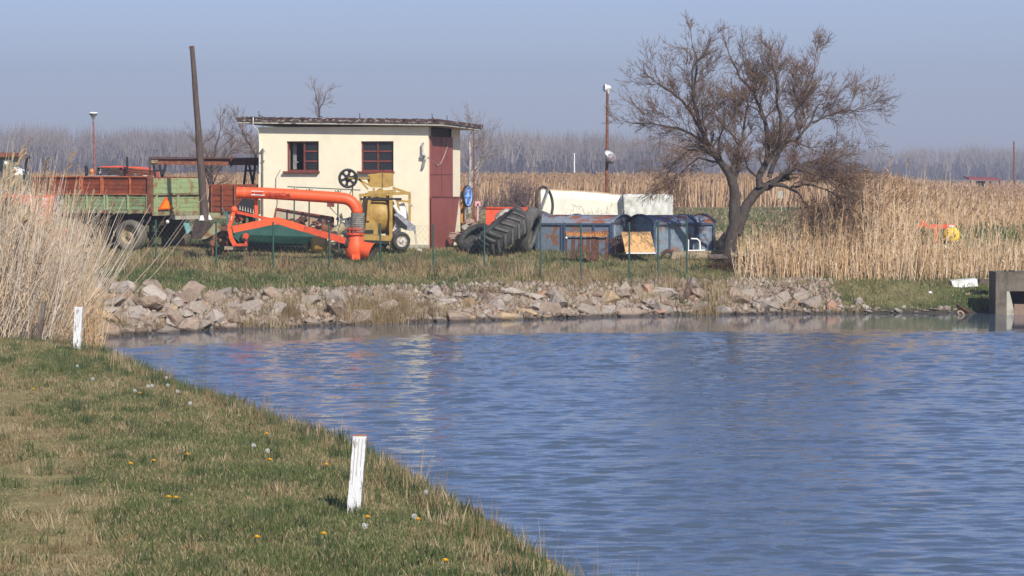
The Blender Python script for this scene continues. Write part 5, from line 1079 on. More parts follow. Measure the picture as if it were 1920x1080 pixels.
# orange and yellow implement in the reeds
B = base(1760, 76); o = thing('orange_implement', 'orange farm implement with a round bright yellow cover seen through the reeds', 'implement', B); Yi = 75.5
mb = MB(); mb.bar(at(1735, 425, Yi), at(1790, 424, Yi), .10, .12); mb.bar(at(1755, 422, Yi), at(1754, 452, Yi), .09); mb.bar(at(1718, 424, Yi), at(1736, 420, Yi), .08); mb.bar(at(1728, 412, Yi), at(1734, 424, Yi), .10); mb.bar(at(1754, 452, Yi), Vector((at(1754, 452, Yi).x, Yi, B.z)), .08); mb.build('frame', M_tractorred, o)
mb = MB(); mb.lathe([(0, .08), (.15, .07), (.22, .0), (.22, -.1)], at(1786, 440, Yi - .1), (.2, -1, .2), 22); mb.build('round_cover', M_vyellow, o)
mb = MB(); mb.box(at(1784, 424, Yi - .1), (.14, .05, .06)); mb.build('lamp', M_white, o)
mb = MB(); mb.bar(at(1760, 427, Yi), at(1759, 460, Yi), .06); mb.bar(at(1773, 428, Yi), at(1771, 462, Yi), .07); mb.bar(at(1786, 452, Yi), at(1786, 463, Yi), .05); each(mb, 'support', M_drust, o)
# ================================================================== SLUICE
Ys_ = 64.4; x0 = at(1867, 550, Ys_).x; x1 = x0 + 2.6; o = thing('concrete_sluice', 'mossy concrete sluice box with a dark rectangular opening at the water edge', 'sluice', Vector((x0, Ys_, WZ)))
zt_ = at(1867, 510, Ys_).z; zm = at(1867, 546, Ys_).z; z2 = at(1900, 571, Ys_).z
mb = MB(); mb.box(((x0 + x1) / 2, Ys_ + .45, (zt_ + zm) / 2), (x1 - x0, .9, zt_ - zm)); mb.box((x0 + .125, Ys_ + .45, (zm + WZ - .5) / 2), (.25, .9, zm - WZ + .5)); mb.box((x1 - .125, Ys_ + .45, (zm + WZ - .5) / 2), (.25, .9, zm - WZ + .5)); mb.build('wall', M_conc, o)
mb = MB(); mb.prism([(x0 + .25, Ys_ + .001, zm), (x0 + .25, Ys_ + .001, WZ - .4), (x0 + .42, Ys_ + .001, WZ - .4), (x0 + .42, Ys_ + .001, zm - .45), (x0 + .31, Ys_ + .001, zm)], (0, .3, 0)); mb.build('pale_jamb', M_concpale, o)
mb = MB(); mb.box(((x0 + x1) / 2 + .08, Ys_ + .15, (z2 + WZ - .4) / 2), (x1 - x0 - .7, .25, z2 - WZ + .4)); mb.build('sill_beam', M_concred, o)
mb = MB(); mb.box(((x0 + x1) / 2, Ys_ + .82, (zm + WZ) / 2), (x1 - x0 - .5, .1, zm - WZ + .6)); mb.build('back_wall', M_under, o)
mb = MB(); mb.prism([(x0 + .92, Ys_ + .45, zm), (x1 - .3, Ys_ + .45, zm), (x1 - .3, Ys_ + .45, zm - .26), (x0 + 1.02, Ys_ + .45, zm - .26)], (0, .1, 0)); mb.build('moss_panel', mat('mossy_yellow_concrete', (.36, .31, .12), (.2, .17, .08), 4), o)
mb = MB()
for dx in (.26, .38, .45): mb.lathe([(.03, 0), (.03, .03), (0, .04)], (x0 + dx, Ys_ + .3, zt_), (0, 0, 1), 8)
mb.build('bolt', M_black, o)
mb = MB(); yb = ray_ground(1810, 537, 60, 70)[1]; mb.prism([at(1784, 527, yb), at(1832, 523.5, yb), at(1834, 537, yb - .1), at(1787, 540, yb - .1)], (0, .30, .02)); tag(mb.build('white_block', mat('white_weathered_block', (.66, .66, .60), (.45, .44, .38), 5, rough=.8), org=base(1808, 65.8)), 'long white block lying on the grass left of the sluice', 'block')
mb = MB(); mb.bar(at(1835, 527, 66.2), at(1868, 528, 66.2), .3, .10); tag(mb.build('plank', M_oldwood, org=base(1850, 66.2)), 'grey plank between the white block and the sluice', 'plank')
mb = MB(); ya = ray_ground(1810, 553, 60, 70)[1]; yb = ray_ground(1840, 547, 60, 70)[1]; mb.tube([at(1810, 553, ya), at(1825, 549.5, (ya + yb) / 2), at(1840, 546, yb)], [.035, .04, .02], 7); mb.tube([at(1840, 546, yb), at(1850, 544, yb + .1)], [.02, .01], 6); tag(mb.build('driftwood', M_palewood, org=base(1825, 65)), 'pale driftwood stick on the bank left of the sluice', 'stick')
mb = MB(); mb.bar(at(1794, 572, 64.6), at(1816, 587, 64.3), .05, .06); mb.tube([at(1798, 576, 64.6), at(1806, 586, 64.4)], .035, 6); tag(mb.build('dark_beam', M_drust, org=base(1805, 64.5)), 'dark rotten beam sloping into the water left of the sluice', 'beam')
mb = MB(); mb.lathe([(.06, -.03), (.085, -.03), (.085, .03), (.06, .03)], at(1801, 588.5, 64.3), (.35, -.6, .7), 16, close=True); tag(mb.build('pale_ring', M_straw, org=at(1801, 588, 64.3)), 'small pale ring at the waterline beside the dark beam', 'ring')
mb = MB(); mb.sphere(at(1744, 548.5, 65.2), .035, 8, 6, (1.3, 1, .8)); tag(mb.build('litter', M_white, org=at(1744, 550, 65.2)), 'scrap of white litter on the green bank', 'litter')
# ================================================================== STAKES
def stake(px_b, py_b, px_t, py_t, Y, w_, label, m_=M_stake, cap=None):
    b0 = at(px_b, py_b, Y); t0 = at(px_t, py_t, Y); mb = MB(); hw = w_ / 2; n = 12
    rs = random.Random(int(px_b)); vs = []
    for i in range(n + 1):
        f = i / n; c = b0 + (t0 - b0) * f; q = hw * (1 + .04 * math.sin(i * 2.3) - (.12 if i == 0 else 0)); tz = [rs.uniform(-.008, .008) for _ in range(4)] if i == n else [0] * 4
        vs += [c + Vector((-q + rs.uniform(-.001, .001), -hw * .8, tz[0])), c + Vector((q, -hw * .8, tz[1])), c + Vector((q, hw * .8, tz[2])), c + Vector((-q, hw * .8, tz[3]))]
    mb.add(vs, [(i * 4 + k, i * 4 + (k + 1) % 4, i * 4 + 4 + (k + 1) % 4, i * 4 + 4 + k) for i in range(n) for k in range(4)] + [(0, 3, 2, 1), (n * 4, n * 4 + 1, n * 4 + 2, n * 4 + 3)])
    root = thing('wooden_stake', label, 'stake', b0); st = mb.build('shaft', m_, root)
    if cap:
        mb = MB(); c = t0 + Vector((0, 0, .003)); mb.box(c, (w_ * 1.02, w_ * .82, .007)); mb.build('worn_top', cap, st)
    mb = MB()
    for k in range(3): x = (-.28 + .26 * k) * w_; f0, f1 = .45 + .1 * k, .97; mb.bar(b0 + (t0 - b0) * f0 + Vector((x, -hw * .8 - .001, 0)), b0 + (t0 - b0) * f1 + Vector((x, -hw * .8 - .001, 0)), w_ * .045, .002)
    mb.build('crack', mat('grey_crack', (.34, .31, .27), var=0), st)
def YG(px, py, z): u = HOR - py; return -z * F / (py - HOR)
Y1 = 21.3
stake(661, 982, 675, 817, Y1, .098, 'white painted wooden stake in the near grass at the water side', cap=M_stakecap)
stake(144, 662, 148, 576, 41.0, .108, 'white painted wooden stake at the foot of the tall reeds')
stake(72, 640, 82, 566, 44.2, .075, 'grey weathered wooden stake leaning in the reeds', M_oldwood)
mb = MB(); c = at(579, 818, 28.2); mb.prism([c + Vector((-.03, 0, 0)), c + Vector((.012, 0, 0)), c + Vector((.018, 0, .12)), c + Vector((.012, 0, .175)), c + Vector((.0, 0, .15))], (0, .03, 0)); tag(mb.build('wooden_splinter', M_oldwood, org=c), 'small pointed grey stake at the rim of the near bank', 'stake')
# ================================================================== FENCE
fpx = [(60, 69.9, 412, 494), (178, 69.6, 410, 497), (292, 68.9, 413, 508), (405, 68.3, 415, 510), (512, 67.8, 417, 515), (617, 67.3, 420, 505), (713, 67.2, 420, 512), (812, 66.8, 422, 507), (908, 66.6, 420, 505), (1013, 65.9, 412, 527), (1089, 65.7, 419, 522)]
fpx2 = [(1180, 66.9, 418, 512), (1234, 66.5, 415, 517), (1288, 67.8, 413, 490)]
fn = thing('wire_fence', 'low chain-link fence on thin green posts along the far bank', 'fence', base(600, 67.5)); P_ = []
for px, Y, a, b_ in fpx:
    t = at(px, a, Y); zb = gz(t.x, Y) - .05; mb = MB(); mb.tube([Vector((t.x + .01 * math.sin(px), Y, zb)), t], .021, 8); mb.sphere(t, .028, 8, 5, (1, 1, .6)); mb.build('post', M_fgreen, fn); P_.append((t.x, Y, zb + .06, t.z))
fn2 = thing('fence_return', 'three thin green posts of wire fence standing before the pale board and right bin', 'fence', base(1234, 67)); P2_ = []
for px, Y, a, b_ in fpx2:
    t = at(px, a, Y); zb = gz(t.x, Y) - .05; mb = MB(); mb.tube([Vector((t.x, Y, zb)), t], .021, 8); mb.sphere(t, .028, 8, 5, (1, 1, .6)); mb.build('post', M_fgreen, fn2); P2_.append((t.x, Y, zb + .06, t.z))
def netting(P, cell=.062, wr=.0014):
    segs = []
    for i in range(len(P) - 1):
        x0, y0, b0, t0 = P[i]; x1, y1, b1, t1 = P[i + 1]; L_ = math.hypot(x1 - x0, y1 - y0); nb = int(L_ / cell); H0 = 1.0
        nh = 14
        def pt(s, j): f = min(max(s / nb, 0), 1); hh = min(t0 - b0, t1 - b1) - .02; return (x0 + (x1 - x0) * f, y0 + (y1 - y0) * f, b0 + (b1 - b0) * f + hh * j / nh)
        for s in range(nb):
            for j in range(nh):
                a, b_ = ((s, j), (s + 1, j + 1)) if (s + j) % 2 == 0 else ((s + 1, j), (s, j + 1)); segs.append((*pt(*a), *pt(*b_), wr, wr))
        for j in (0, nh): segs.append((*pt(0, j), *pt(nb, j), wr * 1.3, wr * 1.3))
    return segs
for P, par in ((P_, fn), (P2_, fn2)):
    V, Fq = prisms_np(netting(P)); V = V - np.array(par.location); me = mesh_np('wire_mesh', V, Fq, M_wire); ob = bpy.data.objects.new('wire_mesh', me); C.objects.link(ob); ob.parent = par
# ================================================================== TREES
def grow(segs_big, segs_tw, p, d, L_, r, lvl, rs, up=.05, droop=0.0, spread=.55, depth=5):
    n = 5 if lvl < 3 else 4; q = Vector(p); d = Vector(d).normalized(); pts = [q.copy()]; rad = [r]
    for i in range(n):
        d = (d + Vector((rs.gauss(0, .16), rs.gauss(0, .16), rs.gauss(0, .14) + up - droop))).normalized(); q = q + d * L_ / n; pts.append(q.copy()); rad.append(r * (1 - .55 * (i + 1) / n))
    for i in range(n): (segs_big if r > .02 else segs_tw).append((*pts[i], *pts[i + 1], rad[i], rad[i + 1]))
    if lvl >= depth: return
    nc = {1: 7, 2: 6, 3: 4, 4: 2}.get(lvl, 2)
    for k in range(nc):
        f = rs.uniform(.2, 1.0); i = min(int(f * n), n - 1); c = pts[i] + (pts[i + 1] - pts[i]) * (f * n - i); dd = (pts[i + 1] - pts[i]).normalized(); a, u, v = frame_of(dd); t = rs.uniform(0, 6.283); s = rs.uniform(.5, 1.0) * spread * 1.7
        nd = (dd + (u * math.cos(t) + v * math.sin(t)) * s).normalized(); grow(segs_big, segs_tw, c, nd, L_ * rs.uniform(.42, .68), max(rad[i] * rs.uniform(.4, .6), .0046), lvl + 1, rs, up, droop, spread, depth)
    grow(segs_big, segs_tw, pts[-1], d, L_ * .55, max(rad[-1] * .8, .0046), lvl + 1, rs, up, droop, spread, depth)
def tree(name, label, Y, px_base, limbs, seed, twig_m, bark_m, group=None, depth=5, Lk=1.0, rk=1.0, up=.05):
    B = base(px_base, Y, .05); root = thing(name, label, 'tree', B, group=group); rs = random.Random(seed); big = []; tw = []; mb = MB()
    for path, r0, r1, dy, sub, dr in limbs:
        pts = []
        m_ = len(path)
        for i, (px, py) in enumerate(path): pts.append(at(px, py, Y) + Vector((0, dy * (i / (m_ - 1)) ** 1.2 if m_ > 1 else 0, 0)))
        # resample with wobble
        fine = []
        for i in range(len(pts) - 1):
            for q in range(3): fine.append(pts[i] + (pts[i + 1] - pts[i]) * q / 3 + Vector((rs.gauss(0, 1), rs.gauss(0, 1), rs.gauss(0, 1))) * (.012 if i + q else 0))
        fine.append(pts[-1]); N_ = len(fine); rad = [r0 + (r1 - r0) * i / (N_ - 1) for i in range(N_)]; mb.tube(fine, rad, 9)
        for k in range(sub):
            f = rs.uniform(.12, 1.0); i = min(int(f * (N_ - 1)), N_ - 2); c = fine[i] + (fine[i + 1] - fine[i]) * rs.random(); dd = (fine[i + 1] - fine[i]).normalized(); a, u, v = frame_of(dd); t = rs.uniform(0, 6.283)
            nd = (dd * .8 + (u * math.cos(t) + v * math.sin(t)) * rs.uniform(.6, 1.1) + Vector((0, 0, .12))).normalized(); grow(big, tw, c, nd, rs.uniform(.55, 1.15) * Lk, max(rad[i] * .42, .009), 2, rs, up, dr, .55, depth)
        grow(big, tw, fine[-1], (fine[-1] - fine[-2]), .8 * Lk, rad[-1], 2, rs, up, dr, .5, depth)
    mb.build('trunk', bark_m, root)
    if big:
        V, Fq = prisms_np(big, 6); ob = bpy.data.objects.new('branches', mesh_np('branches', V - np.array(B), Fq, bark_m)); C.objects.link(ob); ob.parent = root
    V, Fq = prisms_np(tw, 3); ob = bpy.data.objects.new('crown', mesh_np('crown', V - np.array(B), Fq, twig_m)); C.objects.link(ob); ob.parent = root
    print(name, 'twigs', len(tw)); return root
limbs = [
 ([(1364, 494), (1370, 460), (1378, 420), (1378, 380), (1376, 350)], .21, .13, 0, 0, 0),
 ([(1376, 350), (1368, 325), (1350, 298), (1332, 270), (1318, 240), (1308, 205), (1300, 160), (1297, 110)], .115, .028, -.3, 17, .0),
 ([(1318, 240), (1300, 200), (1283, 170), (1262, 150), (1235, 130)], .045, .02, .4, 10, .02),
 ([(1300, 160), (1305, 115), (1308, 80), (1300, 48)], .03, .012, .3, 6, 0),
 ([(1340, 285), (1320, 272), (1290, 276), (1268, 296), (1250, 320)], .05, .018, -.5, 9, .10),
 ([(1330, 262), (1300, 240), (1270, 225), (1235, 218), (1195, 215)], .04, .014, .3, 11, .03),
 ([(1376, 350), (1384, 310), (1386, 270), (1396, 245), (1400, 215), (1408, 180)], .06, .022, .5, 11, 0),
 ([(1386, 262), (1372, 240), (1355, 225), (1340, 200)], .03, .014, -.5, 7, 0),
 ([(1382, 440), (1392, 405), (1410, 375), (1436, 352), (1456, 345)], .15, .115, .2, 0, 0),
 ([(1432, 352), (1430, 330), (1446, 300), (1450, 262), (1447, 220), (1435, 180), (1418, 150), (1392, 118), (1372, 75)], .10, .018, .5, 17, 0),
 ([(1446, 300), (1470, 262), (1478, 225), (1468, 180), (1464, 130), (1455, 90)], .07, .02, -.4, 14, 0),
 ([(1452, 330), (1468, 285), (1490, 260), (1520, 245), (1545, 215), (1560, 180)], .07, .018, .3, 14, 0),
 ([(1520, 245), (1510, 200), (1530, 150), (1548, 122), (1555, 100)], .035, .012, .5, 9, 0),
 ([(1545, 215), (1580, 200), (1620, 190), (1648, 192)], .03, .012, 0, 10, .02),
 ([(1456, 345), (1480, 325), (1510, 310), (1545, 325), (1580, 330), (1610, 345)], .055, .016, -.5, 22, .08),
 ([(1456, 345), (1485, 350), (1510, 360), (1530, 385)], .06, .02, -.3, 5, .08),
 ([(1500, 318), (1530, 300), (1570, 290), (1610, 300)], .035, .014, .5, 11, .04),
 ([(1500, 350), (1540, 345), (1585, 362), (1620, 385)], .03, .012, -.6, 18, .10),
 ([(1350, 298), (1310, 290), (1285, 315), (1262, 340)], .03, .012, .5, 7, .10),
 ([(1447, 220), (1425, 190), (1400, 175)], .03, .014, -.4, 8, 0),
 ([(1478, 225), (1505, 195), (1530, 170)], .03, .014, .4, 9, 0),
]
tree('bare_tree', 'large leafless spreading tree with forked trunk beside the right blue bin', 69.4, 1366, [([(1385 + (px - 1385) * (1.01 if px < 1385 else .86), py if py > 350 else 350 + (py - 350) * .89) for px, py in pth], ra * .92, rb * .9, dy, int(sb * 1.2), dr) for pth, ra, rb, dy, sb, dr in limbs], 21, M_twig, M_bark, Lk=.66)
tree('birch_sapling', 'slender leafless pale tree behind the right side of the cream building', 118, 880, [([(880, 400), (881, 350), (882, 300), (880, 262), (885, 240)], .09, .02, .2, 16, 0), ([(881, 330), (900, 300), (915, 265)], .04, .02, .2, 8, 0)], 5, mat('pale_twigs', (.26, .21, .19)), M_birch, 'small trees behind the yard', 4, .9)
tree('garden_tree', 'small leafless tree rising behind the leaning wooden pole', 96, 396, [([(392, 380), (396, 345), (398, 310), (404, 275), (410, 250)], .07, .02, .2, 14, 0), ([(396, 340), (380, 310), (370, 280)], .04, .015, .3, 8, 0), ([(398, 320), (420, 300), (436, 280)], .03, .015, .3, 8, 0)], 9, M_twig, M_bark, 'small trees behind the yard', 4, .8)
tree('garden_tree', 'leafless branch-topped tree at the left edge of the cream building', 90, 480, [([(492, 360), (488, 320), (478, 290), (462, 262), (452, 245)], .06, .015, .2, 12, 0)], 19, M_twig, M_bark, 'small trees behind the yard', 4, .7)
tree('roof_top_tree', 'thin leafless treetop showing above the building roof', 100, 598, [([(600, 330), (600, 250), (598, 205), (592, 178)], .05, .02, .1, 10, 0), ([(598, 208), (606, 190), (610, 178)], .02, .012, .1, 5, 0)], 29, mat('faint_twigs', (.25, .20, .19)), M_bark, 'small trees behind the yard', 4, .55)
def bush(name, label, px, Y, w_, h_, n, seed, m_, r=.006, py=None, wt=None):
    rs = random.Random(seed); B = base(px, Y); segs = []
    if py is not None: B = Vector((B.x, B.y, at(px, py, Y).z))
    for k in range(n):
        p = B + Vector((rs.gauss(0, w_ * .35), rs.gauss(0, .15), 0)); d = Vector((rs.gauss(0, .35), rs.gauss(0, .25), 1)).normalized(); L_ = h_ * rs.uniform(.5, 1.05); q = p; s = 4
        for i in range(s):
            d = (d + Vector((rs.gauss(0, .13), rs.gauss(0, .1), .0))).normalized(); q2 = q + d * L_ / s; segs.append((*q, *q2, r * (1 - .2 * i), r * (.8 - .2 * i) + .001))
            for j in range(2):
                e = (d + Vector((rs.gauss(0, .7), rs.gauss(0, .5), rs.gauss(0, .2)))).normalized(); segs.append((*q2, *(q2 + e * L_ * rs.uniform(.08, .22)), r * .6, r * .3))
            q = q2
    V, Fq = prisms_np(segs, 3); ob = bpy.data.objects.new(name, mesh_np(name, V - np.array(B), Fq, m_)); C.objects.link(ob); ob.location = B; return tag(ob, label, 'bush')
bush('bare_bush', 'thin bare bush in front of the white tank', 1118, 76, .55, 1.2, 16, 3, M_twig, .008)
bush('bare_bush', 'sparse dry weeds in front of the left end of the white tank', 1045, 75, .4, .95, 10, 4, M_twig, .008)
bush('brown_shrub', 'reddish brown twiggy shrub before the reed belt right of the building', 972, 150, 1.0, 1.6, 130, 5, mat('red_brown_twigs', (.16, .10, .085)), .02)
bush('brown_shrub', 'low brown shrub beyond the rusty pole', 925, 150, 1.4, .8, 90, 6, mat('red_brown_twigs', (.16, .10, .085)), .02)
bush('brush_heap', 'tangle of dark dead twigs at the foot of the bare tree', 1350, 68.6, .55, .42, 60, 7, M_drust, .007)
bush('dry_brush', 'grey brown dead brush on the stones below the grass right of the tree', 1475, 65.9, .35, .35, 60, 8, M_twig, .006)
bush('dry_brush', 'dark dry brush caught among the middle rocks', 905, 63.3, .25, .3, 45, 9, M_twig, .006)
bush('dry_brush', 'small brown brush at the waterline below the pale board', 1180, 63.9, .12, .28, 40, 10, M_twig, .005)
bush('dry_brush', 'brown twigs among the rocks below the grey hose', 860, 63.0, .3, .3, 50, 12, mat('red_brown_twigs', (.16, .10, .085)), .006)
# far small figures in the field
mb = MB(); c = at(1463, 365, 110); mb.box(c, (.2, .06, .28)); mb.bar(c, Vector((c.x + .1, 110, gz(c.x, 110))), .03); tag(mb.build('field_marker', M_concpale, org=Vector((c.x, 110, gz(c.x, 110)))), 'small white field marker seen through the fork of the bare tree', 'marker')
mb = MB(); c = at(896, 382, 112); mb.box(c, (.22, .06, .2)); mb.bar(c, Vector((c.x, 112, gz(c.x, 112))), .06); tag(mb.build('field_marker', mat('pink_marker', (.62, .34, .34)), org=Vector((c.x, 112, gz(c.x, 112)))), 'small pinkish field marker right of the blue spoked wheel', 'marker')
# ================================================================== ROCKS
def wet_line(m_):
    """rocks and stones are dark and wet just above the water level (a height in the world)"""
    t = m_.node_tree; N = t.nodes; L = t.links; b = N['Principled BSDF']; src = b.inputs['Base Color'].links[0].from_socket
    ge = N.new('ShaderNodeNewGeometry'); sx = N.new('ShaderNodeSeparateXYZ'); L.new(ge.outputs['Position'], sx.inputs[0]); nz = N.new('ShaderNodeTexNoise'); nz.inputs['Scale'].default_value = 2.5; L.new(ge.outputs['Position'], nz.inputs[0])
    ad = N.new('ShaderNodeMath'); ad.operation = 'MULTIPLY_ADD'; ad.inputs[1].default_value = -.09; L.new(nz.outputs[0], ad.inputs[0]); L.new(sx.outputs[2], ad.inputs[2])
    mr = N.new('ShaderNodeMapRange'); mr.inputs['From Min'].default_value = WZ - .01; mr.inputs['From Max'].default_value = WZ + .05; mr.inputs['To Min'].default_value = .30; mr.inputs['To Max'].default_value = 1; L.new(ad.outputs[0], mr.inputs[0])
    mm = N.new('ShaderNodeMix'); mm.data_type = 'RGBA'; mm.blend_type = 'MULTIPLY'; mm.inputs['Factor'].default_value = 1; L.new(src, mm.inputs['A']); L.new(mr.outputs[0], mm.inputs['B']); L.new(mm.outputs['Result'], b.inputs['Base Color'])
ROCKM = [('grey', mat('grey_rock', (.33, .275, .215), (.25, .20, .155), 5, (.45, .7), .9, var=.25, bump=.5)),
         ('pinkish', mat('pink_rock', (.33, .245, .18), (.27, .21, .155), 4, (.4, .65), .9, var=.25, bump=.5)),
         ('brown', mat('brown_rock', (.28, .20, .14), (.20, .15, .105), 4, (.45, .65), .9, var=.25, bump=.5)),
         ('pale', mat('pale_rock', (.40, .345, .285), (.33, .27, .22), 5, (.45, .7), .9, var=.2, bump=.5)),
         ('ochre', mat('ochre_rock', (.44, .31, .17), (.34, .28, .21), 4, (.5, .7), .9, var=.2, bump=.5)),
         ('orange', mat('orange_rock', (.42, .215, .12), (.34, .27, .22), 4, (.45, .65), .9, var=.2, bump=.5))]
for c_, m_ in ROCKM: wet_line(m_)
M_gravel = mat('loose_stones', (0, 0, 0), attr=True, var=.22, scale=4, vscale=14, rough=.95, spec=.1); wet_line(M_gravel)
shapes = [rock_mesh(40 + i, *d) for i, d in enumerate([(1, .8, .62), (1, .9, .75), (1, .7, .5), (.95, .8, .85), (1, .8, .45), (.9, .9, .7), (1, .75, .66), (1, .85, .55), (.85, .8, .9), (1, .7, .72)])]
rmesh = {}
for i, s in enumerate(shapes):
    for c, m_ in ROCKM:
        q = s.copy(); q.name = 'rock'; q.materials.append(m_); rmesh[(i, c)] = q
def XY(px, py):          # where the photo ray meets the bank
    q = ray_ground(px, py, 52, 70)
    return q if q and q[1] > shore(np.array([q[0]]))[0] - .35 else None
placed = []; used = set(); rr_ = random.Random(99)
LM = [(178, 'leftmost visible fence post'), (240, 'brown trailer wheel'), (292, 'second visible fence post'), (345, 'green tailgate'), (385, 'leaning wooden pole'), (440, 'orange hitch frame'), (490, 'dark green trough'), (540, 'left window'), (600, 'yellow drum'), (665, 'orange nozzle'), (715, 'yellow mixer drum'), (755, 'white mixer wheel'), (805, 'corner of the building'), (845, 'red metal sheet'), (893, 'small tilted black tyre'), (945, 'big lugged tyre'), (990, 'dusty upright tyre'), (1045, 'left trestle end'), (1100, 'rusty trestle'), (1150, 'lamp post bowl'), (1197, 'pale orange board'), (1240, 'right blue bin'), (1300, 'white tube frame'), (1366, 'bare tree trunk'), (1430, 'right tree fork'), (1500, 'hanging tree limb'), (1570, 'near reed edge'), (1640, 'middle of the reed bed'), (1720, 'orange implement'), (1786, 'yellow cover'), (1840, 'white block')]
def add_rock(px, py, size, col, shape=None, flat=1.0, rot=None, sink=.27, label=None):
    q = XY(px, py)
    if q is None: return
    x, y = q; z = gz(x, y); i = shape if shape is not None else rr_.randrange(len(shapes)); ob = bpy.data.objects.new('rock', rmesh[(i, col)]); C.objects.link(ob)
    ob.location = (x, y, z + size * (.5 - sink) * flat); ob.scale = (size, size * rr_.uniform(.8, 1.1), size * flat); ob.rotation_euler = (rr_.gauss(0, .22), rr_.gauss(0, .25), rr_.uniform(-.7, .7) + (math.pi if rr_.random() < .5 else 0) if rot is None else rot)
    placed.append((x, y, size)); ob['group'] = 'rocks along the far bank'; ob['category'] = 'rock'
    f = (y - shore(np.array([x]))[0]); row = 'at the waterline' if f < .45 else ('low down' if f < 1.1 else ('halfway up' if f < 1.8 else 'on top'))
    if label is None:
        ln = min(LM, key=lambda l: abs(l[0] - px)); siz = 'big' if size > .30 else ('mid-sized' if size > .2 else 'small')
        side = 'left of' if px < ln[0] - 14 else ('right of' if px > ln[0] + 14 else 'below')
        shp = {0: 'blocky', 1: 'rounded', 2: 'flat', 3: 'upright', 4: 'slab-like', 5: 'lumpy', 6: 'wedge-shaped', 7: 'low', 8: 'tall', 9: 'angular'}[i]
        for cand in (f'{siz} {col} rock {row}, {side} the {ln[1]}', f'{siz} {shp} {col} rock {row}, {side} the {ln[1]}', f'{shp} {col} rock {row}, {side} the {ln[1]}'):
            if cand not in used: label = cand; break
        else:
            placed.pop(); bpy.data.objects.remove(ob); return
    used.add(label); ob['label'] = label[:1] + label[1:]
key = [(985, 587, .34, 'ochre', 4, .5, 'long flat yellowish rock at the waterline below the dusty upright tyre'), (1000, 560, .30, 'pale', 2, .8, 'big pale grey rock on top of the bank below the hoop'), (1215, 548, .26, 'orange', 1, 1, 'rounded reddish rock topmost in the pile below the pale board'), (1240, 583, .40, 'pale', 6, .6, 'large pale wedge of rock at the waterline left of the white tube frame'),
 (635, 592, .40, 'brown', 6, .6, 'large tilted brown slab with dark shadow beneath, near the waterline left of the nozzle'), (400, 566, .30, 'pinkish', 3, 1, 'upright pinkish rock on top of the bank right of the wooden pole'), (385, 575, .17, 'orange', 0, .8, 'small bright orange rock below the wooden pole'), (1440, 578, .34, 'grey', 0, .7, 'large grey block at the waterline right of the tree trunk'), (1557, 580, .22, 'orange', 3, 1, 'orange rock alone at the waterline right of the rock pile'), (1610, 570, .17, 'grey', 8, 1, 'grey pointed rock on the green bank right of the rock pile'), (275, 575, .46, 'brown', 7, .8, 'biggest brown rock in the pile below the second fence post'), (880, 572, .28, 'ochre', 5, .8, 'dull yellow rock halfway up below the tilted black tyre'),
 (1390, 572, .36, 'brown', 9, .7, 'reddish brown block beneath the bare tree'), (1320, 556, .40, 'pinkish', 7, .6, 'broad pinkish rock high in the pile below the white tube frame'), (1160, 560, .34, 'pinkish', 4, .8, 'broad pinkish slab high in the pile left of the pale board'), (325, 600, .34, 'pinkish', 1, .9, 'round pinkish rock low in the pile left of the wooden pole')]
for px, py, s, c, sh, fl_, lb in key: add_rock(px, py, s, c, sh, fl_, label=lb)
tries = 0
def topy(px): return np.interp(px, [150, 200, 420, 430, 700, 900, 1130, 1300, 1500, 1530, 1560], [545, 538, 545, 556, 552, 548, 546, 537, 540, 560, 575])
def boty(px): return np.interp(px, [150, 200, 350, 560, 760, 960, 1200, 1500, 1780], [636, 632, 622, 613, 606, 600, 593, 589, 588])
while len(placed) < 272 and tries < 9000:
    tries += 1; px = rr_.uniform(165, 1535); py = topy(px) + (boty(px) - topy(px)) * rr_.random() + 4
    if rr_.random() < .8 and (690 < px < 770 or 470 < px < 540) : continue
    q = XY(px, py)
    if q is None: continue
    s = min(.42, .13 + .28 * rr_.random() ** 1.5 + (.04 if px < 450 else 0)); 
    if any((q[0] - a) ** 2 + ((q[1] - b_) * .9) ** 2 < (.47 * (s + c)) ** 2 for a, b_, c in placed): continue
    add_rock(px, py, s, rr_.choices([c for c, _ in ROCKM], [4, 3.2, 2.2, 2.4, .6, .6])[0], flat=rr_.uniform(.65, 1.05))
for k in range(26):
    px = 1580 + k * 8.4 + rr_.uniform(-3, 3); add_rock(px, rr_.uniform(577, 587), rr_.uniform(.07, .17), rr_.choice(['pale', 'pinkish', 'pale', 'grey']), flat=.6)
print('rocks', len(placed), tries)
# small stones between the rocks
ob_parts = []; n = 5200; x = RNG.uniform(-9, 7.6, n); y = shore(x) + RNG.uniform(-.1, 3.0, n); mbs = []
oc = np.array([(1, 0, 0), (-1, 0, 0), (0, 1, 0), (0, -1, 0), (0, 0, 1), (0, 0, -1)], float); of = np.array([(0, 2, 4), (2, 1, 4), (1, 3, 4), (3, 0, 4), (2, 0, 5), (1, 2, 5), (3, 1, 5), (0, 3, 5)])
s = RNG.uniform(.03, .12, n); V = (oc[None] * RNG.uniform(.55, 1.1, (n, 6, 1))) * s[:, None, None] + np.stack([x, y, height(x, y) + .01], 1)[:, None]
Fq = (of[None] + (np.arange(n) * 6)[:, None, None]).reshape(-1, 3); cl = np.array([(.30, .245, .19), (.31, .225, .16), (.36, .30, .235), (.23, .165, .12)])[RNG.integers(0, 4, n)]
ob = bpy.data.objects.new('gravel', mesh_np('gravel', V.reshape(-1, 3), Fq, M_gravel, np.repeat(cl, 6, 0))); C.objects.link(ob); tag(ob, 'small loose stones between the rocks', 'gravel', kind='stuff')
